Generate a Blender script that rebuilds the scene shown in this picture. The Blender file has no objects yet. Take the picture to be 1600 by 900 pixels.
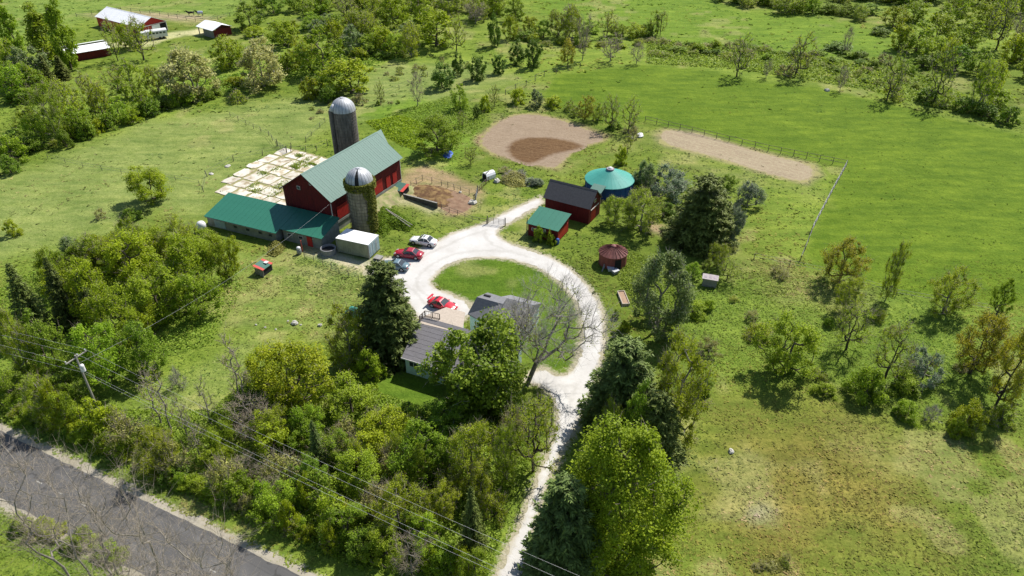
import bpy, math, random
import numpy as np
from mathutils import Vector, Matrix, Euler

# ------------------------------------------------------------------ camera, sky, sun, exposure
scene = bpy.context.scene
CAM_H, FOC, PITCH = 62.0, 1148.0, math.radians(34)
cam_data = bpy.data.cameras.new("camera")
cam_data.sensor_width = 36.0
cam_data.lens = 36.0 * FOC / 1600.0
cam_data.clip_start = 0.5
cam_data.clip_end = 9000
cam = bpy.data.objects.new("camera", cam_data)
cam.location = (0, 0, CAM_H)
cam.rotation_euler = (math.radians(90) - PITCH, 0, 0)
scene.collection.objects.link(cam)
scene.camera = cam

SUN_AZ, SUN_EL = math.radians(50), math.radians(50)   # azimuth counter-clockwise from +X
world = bpy.data.worlds.new("World")
scene.world = world
world.use_nodes = True
wn = world.node_tree.nodes
sky = wn.new("ShaderNodeTexSky")
sky.sky_type = 'NISHITA'
sky.sun_disc = False
sky.sun_elevation = SUN_EL
sky.sun_rotation = math.radians(90) - SUN_AZ
sky.air_density = 1.0
sky.dust_density = 0.6
wn["Background"].inputs[1].default_value = 0.092
world.node_tree.links.new(sky.outputs[0], wn["Background"].inputs[0])
sl = bpy.data.lights.new("sun", 'SUN')
sl.energy = 5.0
sl.angle = math.radians(0.5)
sl.color = (1.0, 0.955, 0.88)
sun = bpy.data.objects.new("sun", sl)
sd = Vector((math.cos(SUN_AZ) * math.cos(SUN_EL), math.sin(SUN_AZ) * math.cos(SUN_EL), math.sin(SUN_EL)))
sun.rotation_euler = sd.to_track_quat('Z', 'Y').to_euler()
sun.location = (60, 60, 120)
scene.collection.objects.link(sun)
scene.view_settings.view_transform = 'Standard'
scene.view_settings.look = 'None'
scene.view_settings.gamma = 1.0
scene.view_settings.exposure = 0.48

# ------------------------------------------------------------------ survey helpers (sighting lines to places on the ground)
S_, C_ = math.sin(PITCH), math.cos(PITCH)
def W(px, py, z=0.0):
    """place on the level z that is sighted at px, py"""
    d = (( px - 800) / FOC, C_ - (py - 450) / FOC * S_, -S_ - (py - 450) / FOC * C_)
    t = (z - CAM_H) / d[2]
    return Vector((d[0] * t, d[1] * t, z))
def top_z(y, py):
    k = (450 - py) / FOC
    return CAM_H + y * (k * C_ - S_) / (C_ + k * S_)
def depth(y, z):
    return y * C_ + (CAM_H - z) * S_
def to_px(x, y, z=0.0):
    d = depth(y, z)
    return 800 + FOC * x / d, 450 - FOC * (y * S_ + (z - CAM_H) * C_) / d
def poly(pts, z=0.0):
    return np.array([W(a, b, z)[:2] for a, b in pts])

# ------------------------------------------------------------------ object helpers
COL = scene.collection
def link(o, parent=None):
    COL.objects.link(o)
    if parent is not None: o.parent = parent
    return o
def tag(o, label=None, cat=None, group=None, kind=None):
    if label: o["label"] = label
    if cat: o["category"] = cat
    if group: o["group"] = group
    if kind: o["kind"] = kind
    return o
def thing(name, label, cat, loc=(0, 0, 0), rz=0.0, group=None):
    o = bpy.data.objects.new(name, None)
    o.empty_display_size = 0.5
    o.location = loc; o.rotation_euler = (0, 0, rz)
    link(o)
    return tag(o, label, cat, group)
def child(name, mesh, parent, loc=(0, 0, 0), rot=(0, 0, 0), kind=None, label=None, scale=None):
    o = bpy.data.objects.new(name, mesh)
    o.location = loc; o.rotation_euler = rot
    if scale: o.scale = scale
    link(o, parent)
    if kind: o["kind"] = kind
    if label: o["label"] = label
    return o
def copy_tree(src, loc, rz, scale, label, cat, group):
    r = src.copy(); COL.objects.link(r)
    r.location = loc; r.rotation_euler = (0, 0, rz); r.scale = scale
    tag(r, label, cat, group)
    for ch in src.children:
        c = ch.copy(); COL.objects.link(c); c.parent = r
    return r

def np_mesh(name, V, F, mats, tint=None, col=None, smooth=False, midx=None):
    """V (n,3), F (m,k) equal sized faces; tint per vertex, col (n,3) per vertex"""
    V = np.asarray(V, dtype=np.float32); F = np.asarray(F, dtype=np.int32)
    me = bpy.data.meshes.new(name)
    m, k = F.shape
    me.vertices.add(len(V)); me.vertices.foreach_set("co", V.ravel())
    me.loops.add(m * k); me.loops.foreach_set("vertex_index", F.ravel())
    me.polygons.add(m)
    me.polygons.foreach_set("loop_start", np.arange(0, m * k, k, dtype=np.int32))
    me.polygons.foreach_set("loop_total", np.full(m, k, dtype=np.int32))
    if midx is not None: me.polygons.foreach_set("material_index", np.asarray(midx, dtype=np.int32))
    me.update(calc_edges=True)
    if smooth: me.polygons.foreach_set("use_smooth", np.ones(m, dtype=bool))
    for t in (mats if isinstance(mats, (list, tuple)) else [mats]): me.materials.append(t)
    if tint is not None:
        a = me.attributes.new("tint", 'FLOAT', 'POINT'); a.data.foreach_set("value", np.asarray(tint, dtype=np.float32))
    if col is not None:
        a = me.attributes.new("col", 'FLOAT_COLOR', 'POINT')
        c4 = np.ones((len(V), 4), dtype=np.float32); c4[:, :3] = col
        a.data.foreach_set("color", c4.ravel())
    return me

class MB:
    """collects simple solids, then becomes one mesh"""
    def __init__(s): s.v = []; s.f = []; s.m = []
    def add(s, vs, fs, m=0):
        b = len(s.v); s.v += [tuple(v) for v in vs]; s.f += [tuple(i + b for i in f) for f in fs]; s.m += [m] * len(fs); return s
    def hexa(s, p, m=0):  # 8 points, bottom 4 ccw then top 4
        return s.add(p, [(3, 2, 1, 0), (4, 5, 6, 7), (0, 1, 5, 4), (1, 2, 6, 5), (2, 3, 7, 6), (3, 0, 4, 7)], m)
    def box(s, x0, x1, y0, y1, z0, z1, m=0):
        return s.hexa([(x0, y0, z0), (x1, y0, z0), (x1, y1, z0), (x0, y1, z0), (x0, y0, z1), (x1, y0, z1), (x1, y1, z1), (x0, y1, z1)], m)
    def prism(s, outline, z0, z1, m=0):  # outline xy ccw
        n = len(outline)
        vs = [(a, b, z0) for a, b in outline] + [(a, b, z1) for a, b in outline]
        return s.add(vs, [tuple(range(n - 1, -1, -1)), tuple(range(n, 2 * n))] + [(i, (i + 1) % n, n + (i + 1) % n, n + i) for i in range(n)], m)
    def yprism(s, outline, y0, y1, m=0):  # outline in xz
        n = len(outline)
        vs = [(a, y0, b) for a, b in outline] + [(a, y1, b) for a, b in outline]
        return s.add(vs, [tuple(range(n)), tuple(range(2 * n - 1, n - 1, -1))] + [((i + 1) % n, i, n + i, n + (i + 1) % n) for i in range(n)], m)
    def xprism(s, outline, x0, x1, m=0):  # outline in yz
        n = len(outline)
        vs = [(x0, a, b) for a, b in outline] + [(x1, a, b) for a, b in outline]
        return s.add(vs, [tuple(range(n - 1, -1, -1)), tuple(range(n, 2 * n))] + [(i, (i + 1) % n, n + (i + 1) % n, n + i) for i in range(n)], m)
    def tube(s, a, b, r0, r1=None, n=6, m=0, caps=True):
        a = Vector(a); b = Vector(b); r1 = r0 if r1 is None else r1
        d = (b - a).normalized(); u = d.orthogonal().normalized(); w = d.cross(u)
        vs = [a + (u * math.cos(2 * math.pi * i / n) + w * math.sin(2 * math.pi * i / n)) * r0 for i in range(n)]
        vs += [b + (u * math.cos(2 * math.pi * i / n) + w * math.sin(2 * math.pi * i / n)) * r1 for i in range(n)]
        fs = [(i, (i + 1) % n, n + (i + 1) % n, n + i) for i in range(n)]
        if caps: fs += [tuple(range(n - 1, -1, -1)), tuple(range(n, 2 * n))]
        return s.add(vs, fs, m)
    def lathe(s, prof, n=24, m=0, c=(0, 0, 0)):  # prof [(r,z)]
        vs = []; fs = []
        for r, z in prof:
            for i in range(n):
                a = 2 * math.pi * i / n
                vs.append((c[0] + r * math.cos(a), c[1] + r * math.sin(a), c[2] + z))
        for k in range(len(prof) - 1):
            for i in range(n):
                j = (i + 1) % n
                fs.append((k * n + i, k * n + j, (k + 1) * n + j, (k + 1) * n + i))
        return s.add(vs, fs, m)
    def mesh(s, name, mats, smooth=False):
        me = bpy.data.meshes.new(name)
        me.from_pydata(s.v, [], s.f)
        me.polygons.foreach_set("material_index", s.m)
        if smooth: me.polygons.foreach_set("use_smooth", [True] * len(s.f))
        for t in (mats if isinstance(mats, (list, tuple)) else [mats]): me.materials.append(t)
        me.update()
        return me

# ------------------------------------------------------------------ materials
def nodes_of(name):
    m = bpy.data.materials.new(name); m.use_nodes = True
    nt = m.node_tree; b = nt.nodes["Principled BSDF"]
    return m, nt, b
def N(nt, t, **kw):
    n = nt.nodes.new(t)
    for k, v in kw.items(): setattr(n, k, v)
    return n
def noise(nt, vec, scale, detail=4, rough=0.6, dist=0.0):
    n = N(nt, "ShaderNodeTexNoise"); n.inputs["Scale"].default_value = scale
    n.inputs["Detail"].default_value = detail; n.inputs["Roughness"].default_value = rough
    n.inputs["Distortion"].default_value = dist
    nt.links.new(vec, n.inputs["Vector"]); return n.outputs["Fac"]
def ramp(nt, fac, a, b):
    r = N(nt, "ShaderNodeMapRange"); r.clamp = True
    r.inputs["From Min"].default_value = a; r.inputs["From Max"].default_value = b
    nt.links.new(fac, r.inputs["Value"]); return r.outputs["Result"]
def mixc(nt, fac, a, b, mode='MIX'):
    m = N(nt, "ShaderNodeMix", data_type='RGBA', blend_type=mode)
    for s_, val in ((m.inputs[0], fac), (m.inputs[6], a), (m.inputs[7], b)):
        if isinstance(val, (int, float)): s_.default_value = val
        elif isinstance(val, (tuple, list)): s_.default_value = (*val[:3], 1)
        else: nt.links.new(val, s_)
    return m.outputs[2]
def math_(nt, op, a, b=0.0):
    m = N(nt, "ShaderNodeMath", operation=op)
    for s_, val in ((m.inputs[0], a), (m.inputs[1], b)):
        if isinstance(val, (int, float)): s_.default_value = val
        else: nt.links.new(val, s_)
    return m.outputs[0]
def bump_to(nt, bsdf, h, strength=0.4, dist=0.05):
    b = N(nt, "ShaderNodeBump"); b.inputs["Strength"].default_value = strength; b.inputs["Distance"].default_value = dist
    nt.links.new(h, b.inputs["Height"]); nt.links.new(b.outputs[0], bsdf.inputs["Normal"])
def mat(name, c, c2=None, scale=2.0, rough=0.8, metal=0.0, bump=0.15, coord='Object', stretch=None, spec=0.3, lo=0.35, hi=0.65, rnd=0.0):
    m, nt, b = nodes_of(name)
    tc = N(nt, "ShaderNodeTexCoord"); v = tc.outputs[coord]
    if stretch:
        mp = N(nt, "ShaderNodeMapping"); mp.inputs["Scale"].default_value = stretch
        nt.links.new(v, mp.inputs["Vector"]); v = mp.outputs[0]
    c2 = c2 or tuple(x * 0.72 for x in c)
    n1 = noise(nt, v, scale, 5, 0.65)
    colr = mixc(nt, ramp(nt, n1, lo, hi), c, c2)
    if rnd:
        oi = N(nt, "ShaderNodeObjectInfo")
        f = math_(nt, 'MULTIPLY_ADD', oi.outputs["Random"], rnd)
        f.node.inputs[2].default_value = 1 - rnd / 2
        cc = N(nt, "ShaderNodeCombineColor"); 
        for i in range(3): nt.links.new(f, cc.inputs[i])
        colr = mixc(nt, 1.0, colr, cc.outputs[0], 'MULTIPLY')
    nt.links.new(colr, b.inputs["Base Color"])
    b.inputs["Roughness"].default_value = rough; b.inputs["Metallic"].default_value = metal
    b.inputs["Specular IOR Level"].default_value = spec
    if bump: bump_to(nt, b, noise(nt, v, scale * 5, 3), bump, 0.03)
    return m
def foliage(name, dark, light, trans=0.3, rough=0.6):
    m = bpy.data.materials.new(name); m.use_nodes = True; nt = m.node_tree
    for n in list(nt.nodes):
        if n.type != 'OUTPUT_MATERIAL': nt.nodes.remove(n)
    out = [n for n in nt.nodes if n.type == 'OUTPUT_MATERIAL'][0]
    at = N(nt, "ShaderNodeAttribute", attribute_name="tint")
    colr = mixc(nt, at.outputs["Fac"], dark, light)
    oi = N(nt, "ShaderNodeObjectInfo")
    hs = N(nt, "ShaderNodeHueSaturation")
    h = N(nt, "ShaderNodeMapRange"); h.inputs["To Min"].default_value = 0.492; h.inputs["To Max"].default_value = 0.514
    nt.links.new(oi.outputs["Random"], h.inputs["Value"]); nt.links.new(h.outputs[0], hs.inputs["Hue"])
    v = N(nt, "ShaderNodeMapRange"); v.inputs["To Min"].default_value = 0.82; v.inputs["To Max"].default_value = 1.15
    f = math_(nt, 'FRACT', math_(nt, 'MULTIPLY', oi.outputs["Random"], 7.31))
    nt.links.new(f, v.inputs["Value"]); nt.links.new(v.outputs[0], hs.inputs["Value"])
    hs.inputs['Saturation'].default_value = 1.06; nt.links.new(colr, hs.inputs["Color"])
    d = N(nt, "ShaderNodeBsdfPrincipled"); d.inputs["Roughness"].default_value = rough; d.inputs["Specular IOR Level"].default_value = 0.25
    t = N(nt, "ShaderNodeBsdfTranslucent")
    nt.links.new(hs.outputs[0], d.inputs["Base Color"]); nt.links.new(hs.outputs[0], t.inputs["Color"])
    ms = N(nt, "ShaderNodeMixShader"); ms.inputs[0].default_value = trans
    nt.links.new(d.outputs[0], ms.inputs[1]); nt.links.new(t.outputs[0], ms.inputs[2])
    nt.links.new(ms.outputs[0], out.inputs["Surface"])
    return m

M = {}
M['bark'] = mat('bark', (0.16, 0.13, 0.1), (0.08, 0.065, 0.05), 3, 0.95)
M['bark_grey'] = mat('bark_grey', (0.30, 0.27, 0.23), (0.17, 0.15, 0.125), 3, 0.95)
M['bark_dark'] = mat('bark_dark', (0.085, 0.07, 0.055), (0.05, 0.04, 0.03), 3, 0.95)
M['twig'] = mat('twig', (0.40, 0.335, 0.26), (0.28, 0.23, 0.175), 3, 0.95, bump=0)
M['twig_grey'] = mat('twig_grey', (0.44, 0.41, 0.37), (0.3, 0.28, 0.245), 3, 0.95, bump=0)
F = {
 'maple': foliage('maple_leaves', (0.165, 0.25, 0.02), (0.40, 0.51, 0.05), 0.42),
 'weed': foliage('weed_leaves', (0.155, 0.235, 0.03), (0.33, 0.43, 0.07), 0.4),
 'lime': foliage('lime_leaves', (0.2, 0.265, 0.018), (0.46, 0.52, 0.05), 0.44),
 'mid': foliage('mid_green_leaves', (0.155, 0.24, 0.022), (0.39, 0.50, 0.055), 0.45),
 'deep': foliage('deep_green_leaves', (0.11, 0.2, 0.02), (0.33, 0.45, 0.06), 0.42),
 'olive': foliage('olive_leaves', (0.2, 0.265, 0.02), (0.45, 0.52, 0.06), 0.45),
 'orange': foliage('budding_orange_leaves', (0.27, 0.29, 0.03), (0.5, 0.46, 0.06), 0.4),
 'blossom': foliage('cream_blossom', (0.3, 0.3, 0.075), (0.58, 0.56, 0.24), 0.35),
 'willow': foliage('blue_grey_leaves', (0.13, 0.18, 0.09), (0.34, 0.4, 0.25), 0.28),
 'sagey': foliage('grey_green_leaves', (0.11, 0.17, 0.04), (0.31, 0.39, 0.14), 0.33),
 'dark': foliage('dark_leaves', (0.1, 0.17, 0.02), (0.28, 0.38, 0.05), 0.38),
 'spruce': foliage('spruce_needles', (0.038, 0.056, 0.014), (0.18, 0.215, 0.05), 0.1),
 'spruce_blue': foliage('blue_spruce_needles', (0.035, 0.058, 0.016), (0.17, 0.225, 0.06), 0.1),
 'cedar': foliage('cedar_needles', (0.06, 0.115, 0.015), (0.2, 0.3, 0.045), 0.25),
 'brush': foliage('brown_brush', (0.23, 0.23, 0.055), (0.47, 0.45, 0.15), 0.3),
 'ivy': foliage('ivy_leaves', (0.104, 0.143, 0.026), (0.364, 0.351, 0.078), 0.25),
 'grass': None,
}

# ------------------------------------------------------------------ ground plan
def sdf(P, pl):
    """signed distance (metres) to a closed outline, negative inside"""
    P = np.asarray(P, dtype=np.float64); n = len(pl)
    d = np.full(len(P), 1e18); ins = np.zeros(len(P), dtype=bool)
    for i in range(n):
        a = pl[i]; b = pl[(i + 1) % n]; e = b - a; w = P - a
        t = np.clip((w @ e) / (e @ e + 1e-12), 0, 1)
        q = w - t[:, None] * e
        d = np.minimum(d, (q ** 2).sum(1))
        c = ((a[1] <= P[:, 1]) & (b[1] > P[:, 1])) | ((b[1] <= P[:, 1]) & (a[1] > P[:, 1]))
        xs = a[0] + (P[:, 1] - a[1]) / (b[1] - a[1] + 1e-12) * e[0]
        ins ^= c & (P[:, 0] < xs)
    d = np.sqrt(d)
    return np.where(ins, -d, d)

def vnoise(x, y, s, seed=0):
    """cheap value noise 0..1"""
    x = x * s; y = y * s
    xi = np.floor(x).astype(np.int64); yi = np.floor(y).astype(np.int64)
    fx = x - xi; fy = y - yi; fx = fx * fx * (3 - 2 * fx); fy = fy * fy * (3 - 2 * fy)
    def h(a, b):
        n = (a * 374761393 + b * 668265263 + seed * 1442695041) & 0xffffffff
        n = ((n ^ (n >> 13)) * 1274126177) & 0xffffffff
        return ((n ^ (n >> 16)) & 0xffff) / 65535.0
    return (h(xi, yi) * (1 - fx) + h(xi + 1, yi) * fx) * (1 - fy) + (h(xi, yi + 1) * (1 - fx) + h(xi + 1, yi + 1) * fx) * fy

DRIVE = poly([(742,960),(770,900),(793,850),(815,800),(838,740),(858,690),(868,655),(862,625),(845,604),(818,600),(824,582),(850,571),(868,583),
  (886,585),(899,562),(907,520),(904,490),(894,465),(870,440),(840,420),(800,407),(762,403),(726,406),(697,417),(673,438),(682,451),(716,462),(740,474),
  (742,500),(650,504),(641,480),(614,452),(585,440),(568,425),(590,408),(603,402),(632,400),(655,388),(688,374),(705,364),(735,355),(760,346),(798,327),(845,305),(852,318),(830,331),(797,350),(776,362),
  (787,376),(820,386),(860,400),(900,422),(930,457),(945,490),(948,530),(940,572),(928,620),(913,650),(890,692),(866,740),(846,790),(838,850),(826,900),(812,960)])
_r0 = np.array([-60.5, 62.9]); _rd = np.array([41.0, -19.9]); _rd = _rd / np.linalg.norm(_rd); _rn = np.array([_rd[1], -_rd[0]])
if _rn[1] > 0: _rn = -_rn
RW = 7.0
def roadpt(s, w): return _r0 + _rd * s + _rn * w
ROAD = np.array([roadpt(-900, 0.55), roadpt(900, 0.55), roadpt(900, RW), roadpt(-900, RW)])
SHOULDER = np.array([roadpt(-900, -0.15), roadpt(900, -0.15), roadpt(900, RW + 0.75), roadpt(-900, RW + 0.75)])
ARENA = poly([(744,222),(757,203),(778,187),(806,177),(840,177),(880,186),(915,199),(950,211),(946,222),(915,229),(893,243),(872,266),(850,263),(800,252),(762,240)])
WET = poly([(783,235),(790,222),(812,213),(845,211),(885,215),(915,224),(921,230),(900,238),(868,243),(845,256),(822,261),(795,250)])
PADDOCK_DIRT = poly([(1022,212),(1035,200),(1080,204),(1130,218),(1200,240),(1270,256),(1280,272),(1262,288),(1210,277),(1150,258),(1090,240),(1040,228)])
YARD_DIRT = poly([(628,285),(637,265),(665,262),(700,270),(735,282),(748,290),(760,300),(745,322),(725,335),(700,337),(680,325),(640,308),(610,300)])
RAMP = poly([(585,318),(600,300),(622,298),(690,330),(670,336),(640,322),(600,320)])
PATH_CONT = poly([(470,378),(500,384),(560,405),(600,404),(590,430),(560,424),(520,408),(480,396)])
BIN_DIRT = poly([(1000,345),(1020,340),(1060,362),(1068,380),(1040,375),(1005,362)])
LAWN_ISLE = poly([(673,440),(697,417),(726,405),(762,402),(800,406),(840,420),(870,440),(894,465),(905,490),(908,520),(899,562),(880,590),(840,575),(780,520),(740,480)])
LAWN_HOUSE = poly([(585,600),(620,580),(690,605),(680,640),(610,640)])
LUSH = poly([(845,150),(870,118),(1000,100),(1100,108),(1200,128),(1300,140),(1380,160),(1480,185),(1620,215),(1700,470),(1560,478),(1400,455),(1270,415),(1255,392),(1268,362),(1320,262),(1200,236),(1100,213),(1010,190),(940,190),(880,170)])
TOPFIELD = poly([(720,-60),(800,-10),(850,20),(940,40),(1000,52),(1100,75),(1200,85),(1330,90),(1420,95),(1380,60),(1330,32),(1130,15),(1090,-60)])
PASTURE_L = poly([(-60,300),(60,260),(130,230),(250,185),(400,160),(520,150),(620,100),(760,100),(800,130),(640,180),(520,200),(430,245),(345,295),(330,350),(250,330),(180,360),(60,400),(-60,430)])
PASTURE_N = poly([(300,400),(420,390),(560,410),(560,470),(480,520),(360,530),(250,600),(220,640),(330,660),(420,560),(340,470)])
TOPLEFT = poly([(-200,60),(-100,-60),(380,-60),(380,20),(330,30),(250,30),(150,20),(60,60)])
TRACK_FAR = poly([(255,52),(300,47),(330,40),(320,56),(290,56),(262,62),(230,74),(180,72),(170,66),(225,64)])
TRACK_TOP = poly([(120,22),(200,18),(260,20),(330,26),(345,38),(320,37),(250,30),(150,28)])
DRY = poly([(1090,690),(1130,640),(1240,615),(1340,660),(1420,720),(1440,820),(1330,880),(1200,900),(1130,820),(1100,760)])
FIELD_R = poly([(1060,640),(1250,600),(1420,640),(1650,700),(1750,1000),(1000,1000),(1060,860),(1100,760)])
SCRUB_R = poly([(1000,470),(1100,430),(1250,420),(1400,460),(1600,500),(1700,640),(1450,650),(1250,600),(1120,620),(1080,540)])
STRAW = [poly(p) for p in ([(1010,225),(1050,235),(1150,262),(1262,292),(1270,310),(1180,300),(1060,262)], [(845,265),(900,240),(950,225),(1000,200),(1010,240),(940,250),(880,280)],
        [(1160,400),(1270,430),(1340,460),(1330,490),(1220,480)], [(735,290),(700,265),(640,255),(640,280),(690,292)], [(1130,700),(1200,690),(1220,800),(1140,790)],
        [(1290,670),(1400,700),(1390,735),(1300,700)], [(985,330),(1010,330),(1000,350),(980,350)], [(1010,395),(1040,405),(1060,430),(1020,420)], [(600,300),(700,335),(735,345),(690,352),(620,330)])]
FIRE = poly([(1168,795),(1178,783),(1200,785),(1212,800),(1205,812),(1185,812),(1172,806)])
ROUGH = poly([(560,180),(640,150),(700,160),(745,190),(740,240),(700,280),(640,250),(600,200)])

def plan_colours(x, y):
    P = np.stack([x, y], 1)
    n1 = vnoise(x, y, 0.035, 1); n2 = vnoise(x, y, 0.12, 2); n3 = vnoise(x, y, 0.45, 3)
    wob = (n2 - 0.5) * 5 + (n3 - 0.5) * 2.2
    col = np.tile(np.array([0.172, 0.228, 0.032]), (len(x), 1)) * (0.8 + 0.4 * n1)[:, None]
    def zone(pl, c, soft=3.0, amt=1.0, w=1.0):
        nonlocal col
        d = sdf(P, pl) + wob * w
        f = np.clip(0.5 - d / (2 * soft), 0, 1) * amt
        f = f * f * (3 - 2 * f)
        col = col * (1 - f[:, None]) + np.array(c) * f[:, None]
    zone(TOPLEFT, (0.19, 0.26, 0.05), 5)
    zone(PASTURE_L, (0.225, 0.27, 0.075), 5)
    zone(PASTURE_N, (0.215, 0.265, 0.06), 3)
    zone(TOPFIELD, (0.155, 0.235, 0.024), 5)
    zone(SCRUB_R, (0.165, 0.232, 0.033), 5)
    zone(FIELD_R, (0.155, 0.205, 0.03), 4)
    zone(DRY, (0.225, 0.19, 0.045), 7, 0.85, 1.4)
    zone(ROUGH, (0.165, 0.25, 0.03), 4)
    zone(LUSH, (0.125, 0.19, 0.014), 1.2, 1, 0.25)
    for s in STRAW: zone(s, (0.34, 0.32, 0.12), 3.5, 0.5, 1.2)
    for s, w_ in ((LAWN_ISLE, 0.1), (LAWN_HOUSE, 0.3)): zone(s, (0.115, 0.185, 0.018), 0.8, 1, w_)
    zone(YARD_DIRT, (0.34, 0.245, 0.14), 1.2, 0.95, 0.3)
    zone(RAMP, (0.44, 0.39, 0.24), 1.4, 0.9, 0.4)
    zone(PATH_CONT, (0.5, 0.44, 0.32), 1.0, 0.9, 0.3)
    zone(BIN_DIRT, (0.38, 0.27, 0.18), 1.2, 0.9, 0.4)
    zone(PADDOCK_DIRT, (0.31, 0.25, 0.15), 1.6, 0.95, 0.35)
    zone(ARENA, (0.30, 0.215, 0.135), 1.3, 0.97, 0.3)
    zone(TRACK_TOP, (0.36, 0.29, 0.18), 2.5, 0.9, 0.4)
    zone(TRACK_FAR, (0.55, 0.5, 0.28), 1.2, 0.9, 0.3)
    zone(FIRE, (0.30, 0.29, 0.27), 0.8, 0.6, 0.4)
    # bare clay and dead grass flecks
    sc = vnoise(x, y, 0.06, 9) * vnoise(x, y, 0.3, 10)
    f = np.clip((sc - 0.42) * 5, 0, 0.5)[:, None]
    lush = sdf(P, LUSH); f = f * (lush > 0)[:, None]
    col = col * (1 - f) + np.array([0.33, 0.31, 0.12]) * f
    return col

# ------------------------------------------------------------------ ground sheet
def axis(parts):
    out = []
    for a, b, s in parts: out.append(np.arange(a, b, s))
    return np.concatenate(out + [[parts[-1][1]]])
gx = axis([(-5000, -1000, 500), (-1000, -280, 60), (-280, -110, 2.5), (-110, 110, 0.8), (110, 280, 2.5), (280, 1000, 60), (1000, 5000, 500)])
gy = axis([(-2000, -200, 300), (-200, 20, 20), (20, 175, 0.8), (175, 420, 2.5), (420, 1000, 50), (1000, 6000, 500)])
GX, GY = np.meshgrid(gx, gy)
gxf, gyf = GX.ravel(), GY.ravel()
nx, ny = len(gx), len(gy)
ii = (np.arange(ny - 1)[:, None] * nx + np.arange(nx - 1)[None, :]).ravel()
gF = np.stack([ii, ii + 1, ii + 1 + nx, ii + nx], 1)

def ground_material():
    m, nt, b = nodes_of('grassland')
    at = N(nt, "ShaderNodeAttribute", attribute_name="col")
    geo = N(nt, "ShaderNodeNewGeometry"); p = geo.outputs["Position"]
    big = ramp(nt, noise(nt, p, 0.09, 5, 0.6), 0.33, 0.68)
    midn = ramp(nt, noise(nt, p, 0.6, 5, 0.65, 0.3), 0.32, 0.68)
    fine = ramp(nt, noise(nt, p, 3.2, 4, 0.7), 0.3, 0.7)
    mp = N(nt, "ShaderNodeMapping"); mp.inputs["Scale"].default_value = (0.25, 1.0, 1); mp.inputs["Rotation"].default_value = (0, 0, 0.35)
    nt.links.new(p, mp.inputs["Vector"])
    streak = ramp(nt, noise(nt, mp.outputs[0], 0.45, 4, 0.6), 0.35, 0.7)
    c = mixc(nt, 1.0, at.outputs["Color"], mixc(nt, big, (0.82, 0.86, 0.75), (1.12, 1.08, 1.1)), 'MULTIPLY')
    c = mixc(nt, 1.0, c, mixc(nt, midn, (0.80, 0.86, 0.74), (1.15, 1.1, 1.2)), 'MULTIPLY')
    c = mixc(nt, 1.0, c, mixc(nt, streak, (0.68, 0.76, 0.7), (1.14, 1.1, 1.12)), 'MULTIPLY')
    c = mixc(nt, 1.0, c, mixc(nt, fine, (0.68, 0.72, 0.62), (1.22, 1.2, 1.3)), 'MULTIPLY')
    # gravel spilling over the edges of road and drive
    fr = N(nt, "ShaderNodeAttribute", attribute_name="fringe")
    g = noise(nt, p, 1.7, 5, 0.75)
    t = math_(nt, 'ADD', fr.outputs["Fac"], math_(nt, 'MULTIPLY', math_(nt, 'SUBTRACT', g, 0.5), 3.2))
    fac = ramp(nt, t, 0.55, -0.1)
    c = mixc(nt, fac, c, mixc(nt, fine, (0.26, 0.24, 0.15), (0.42, 0.38, 0.28)))
    nt.links.new(c, b.inputs["Base Color"])
    b.inputs["Roughness"].default_value = 0.95; b.inputs["Specular IOR Level"].default_value = 0.1
    h = math_(nt, 'ADD', math_(nt, 'MULTIPLY', noise(nt, p, 1.1, 5, 0.7), 1.0), math_(nt, 'MULTIPLY', noise(nt, p, 0.15, 2, 0.5), 1.6))
    bump_to(nt, b, h, 0.75, 0.35)
    return m
gcol = plan_colours(gxf, gyf)
gme = np_mesh("ground", np.stack([gxf, gyf, np.zeros(len(gxf))], 1), gF, ground_material(), col=gcol)
P2 = np.stack([gxf, gyf], 1)
near = (np.abs(gxf) < 112) & (gyf < 176) & (gyf > 18)
fr = np.full(len(gxf), 9.0)
fr[near] = np.minimum(sdf(P2[near], DRIVE), sdf(P2[near], SHOULDER))
at = gme.attributes.new("fringe", 'FLOAT', 'POINT'); at.data.foreach_set("value", np.clip(fr, -1, 9).astype(np.float32))
tag(link(bpy.data.objects.new("ground", gme)), kind='structure')

def ragged(pl, step=0.35, amp=0.25, seed=0):
    """walk an outline in small steps, nudging it in and out"""
    out = []
    n = len(pl)
    for i in range(n):
        a = np.array(pl[i]); b = np.array(pl[(i + 1) % n]); L = np.linalg.norm(b - a)
        k = max(1, int(min(L, 400) / step)); nn = np.array([-(b - a)[1], (b - a)[0]]) / (L + 1e-9)
        for j in range(k):
            p = a + (b - a) * j / k
            w = (vnoise(np.array([p[0]]), np.array([p[1]]), 0.5, seed)[0] - 0.5) * 2.2 + (vnoise(np.array([p[0]]), np.array([p[1]]), 2.2, seed + 1)[0] - 0.5) * 1.6
            out.append(p + nn * w * amp)
    return out
def smooth_poly(pl, it=2):
    for _ in range(it):
        q = []
        for i in range(len(pl)):
            a = pl[i]; b = pl[(i + 1) % len(pl)]
            q += [a * 0.75 + b * 0.25, a * 0.25 + b * 0.75]
        pl = np.array(q)
    return pl
def sheet(name, pl, z, m, rag=0.25, step=0.35, seed=0, parent=None, kind='structure'):
    pts = ragged(pl, step, rag, seed) if rag else pl
    me = bpy.data.meshes.new(name)
    me.from_pydata([(p[0], p[1], z) for p in pts], [], [tuple(range(len(pts)))])
    me.materials.append(m); me.update()
    from bmesh import new as _n
    bm = _n(); bm.from_mesh(me)
    import bmesh
    bmesh.ops.triangulate(bm, faces=bm.faces[:]); 
    for f in bm.faces:
        if f.normal.z < 0: f.normal_flip()
    bm.to_mesh(me); bm.free()
    o = bpy.data.objects.new(name, me)
    return tag(link(o, parent), kind=kind)

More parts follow.
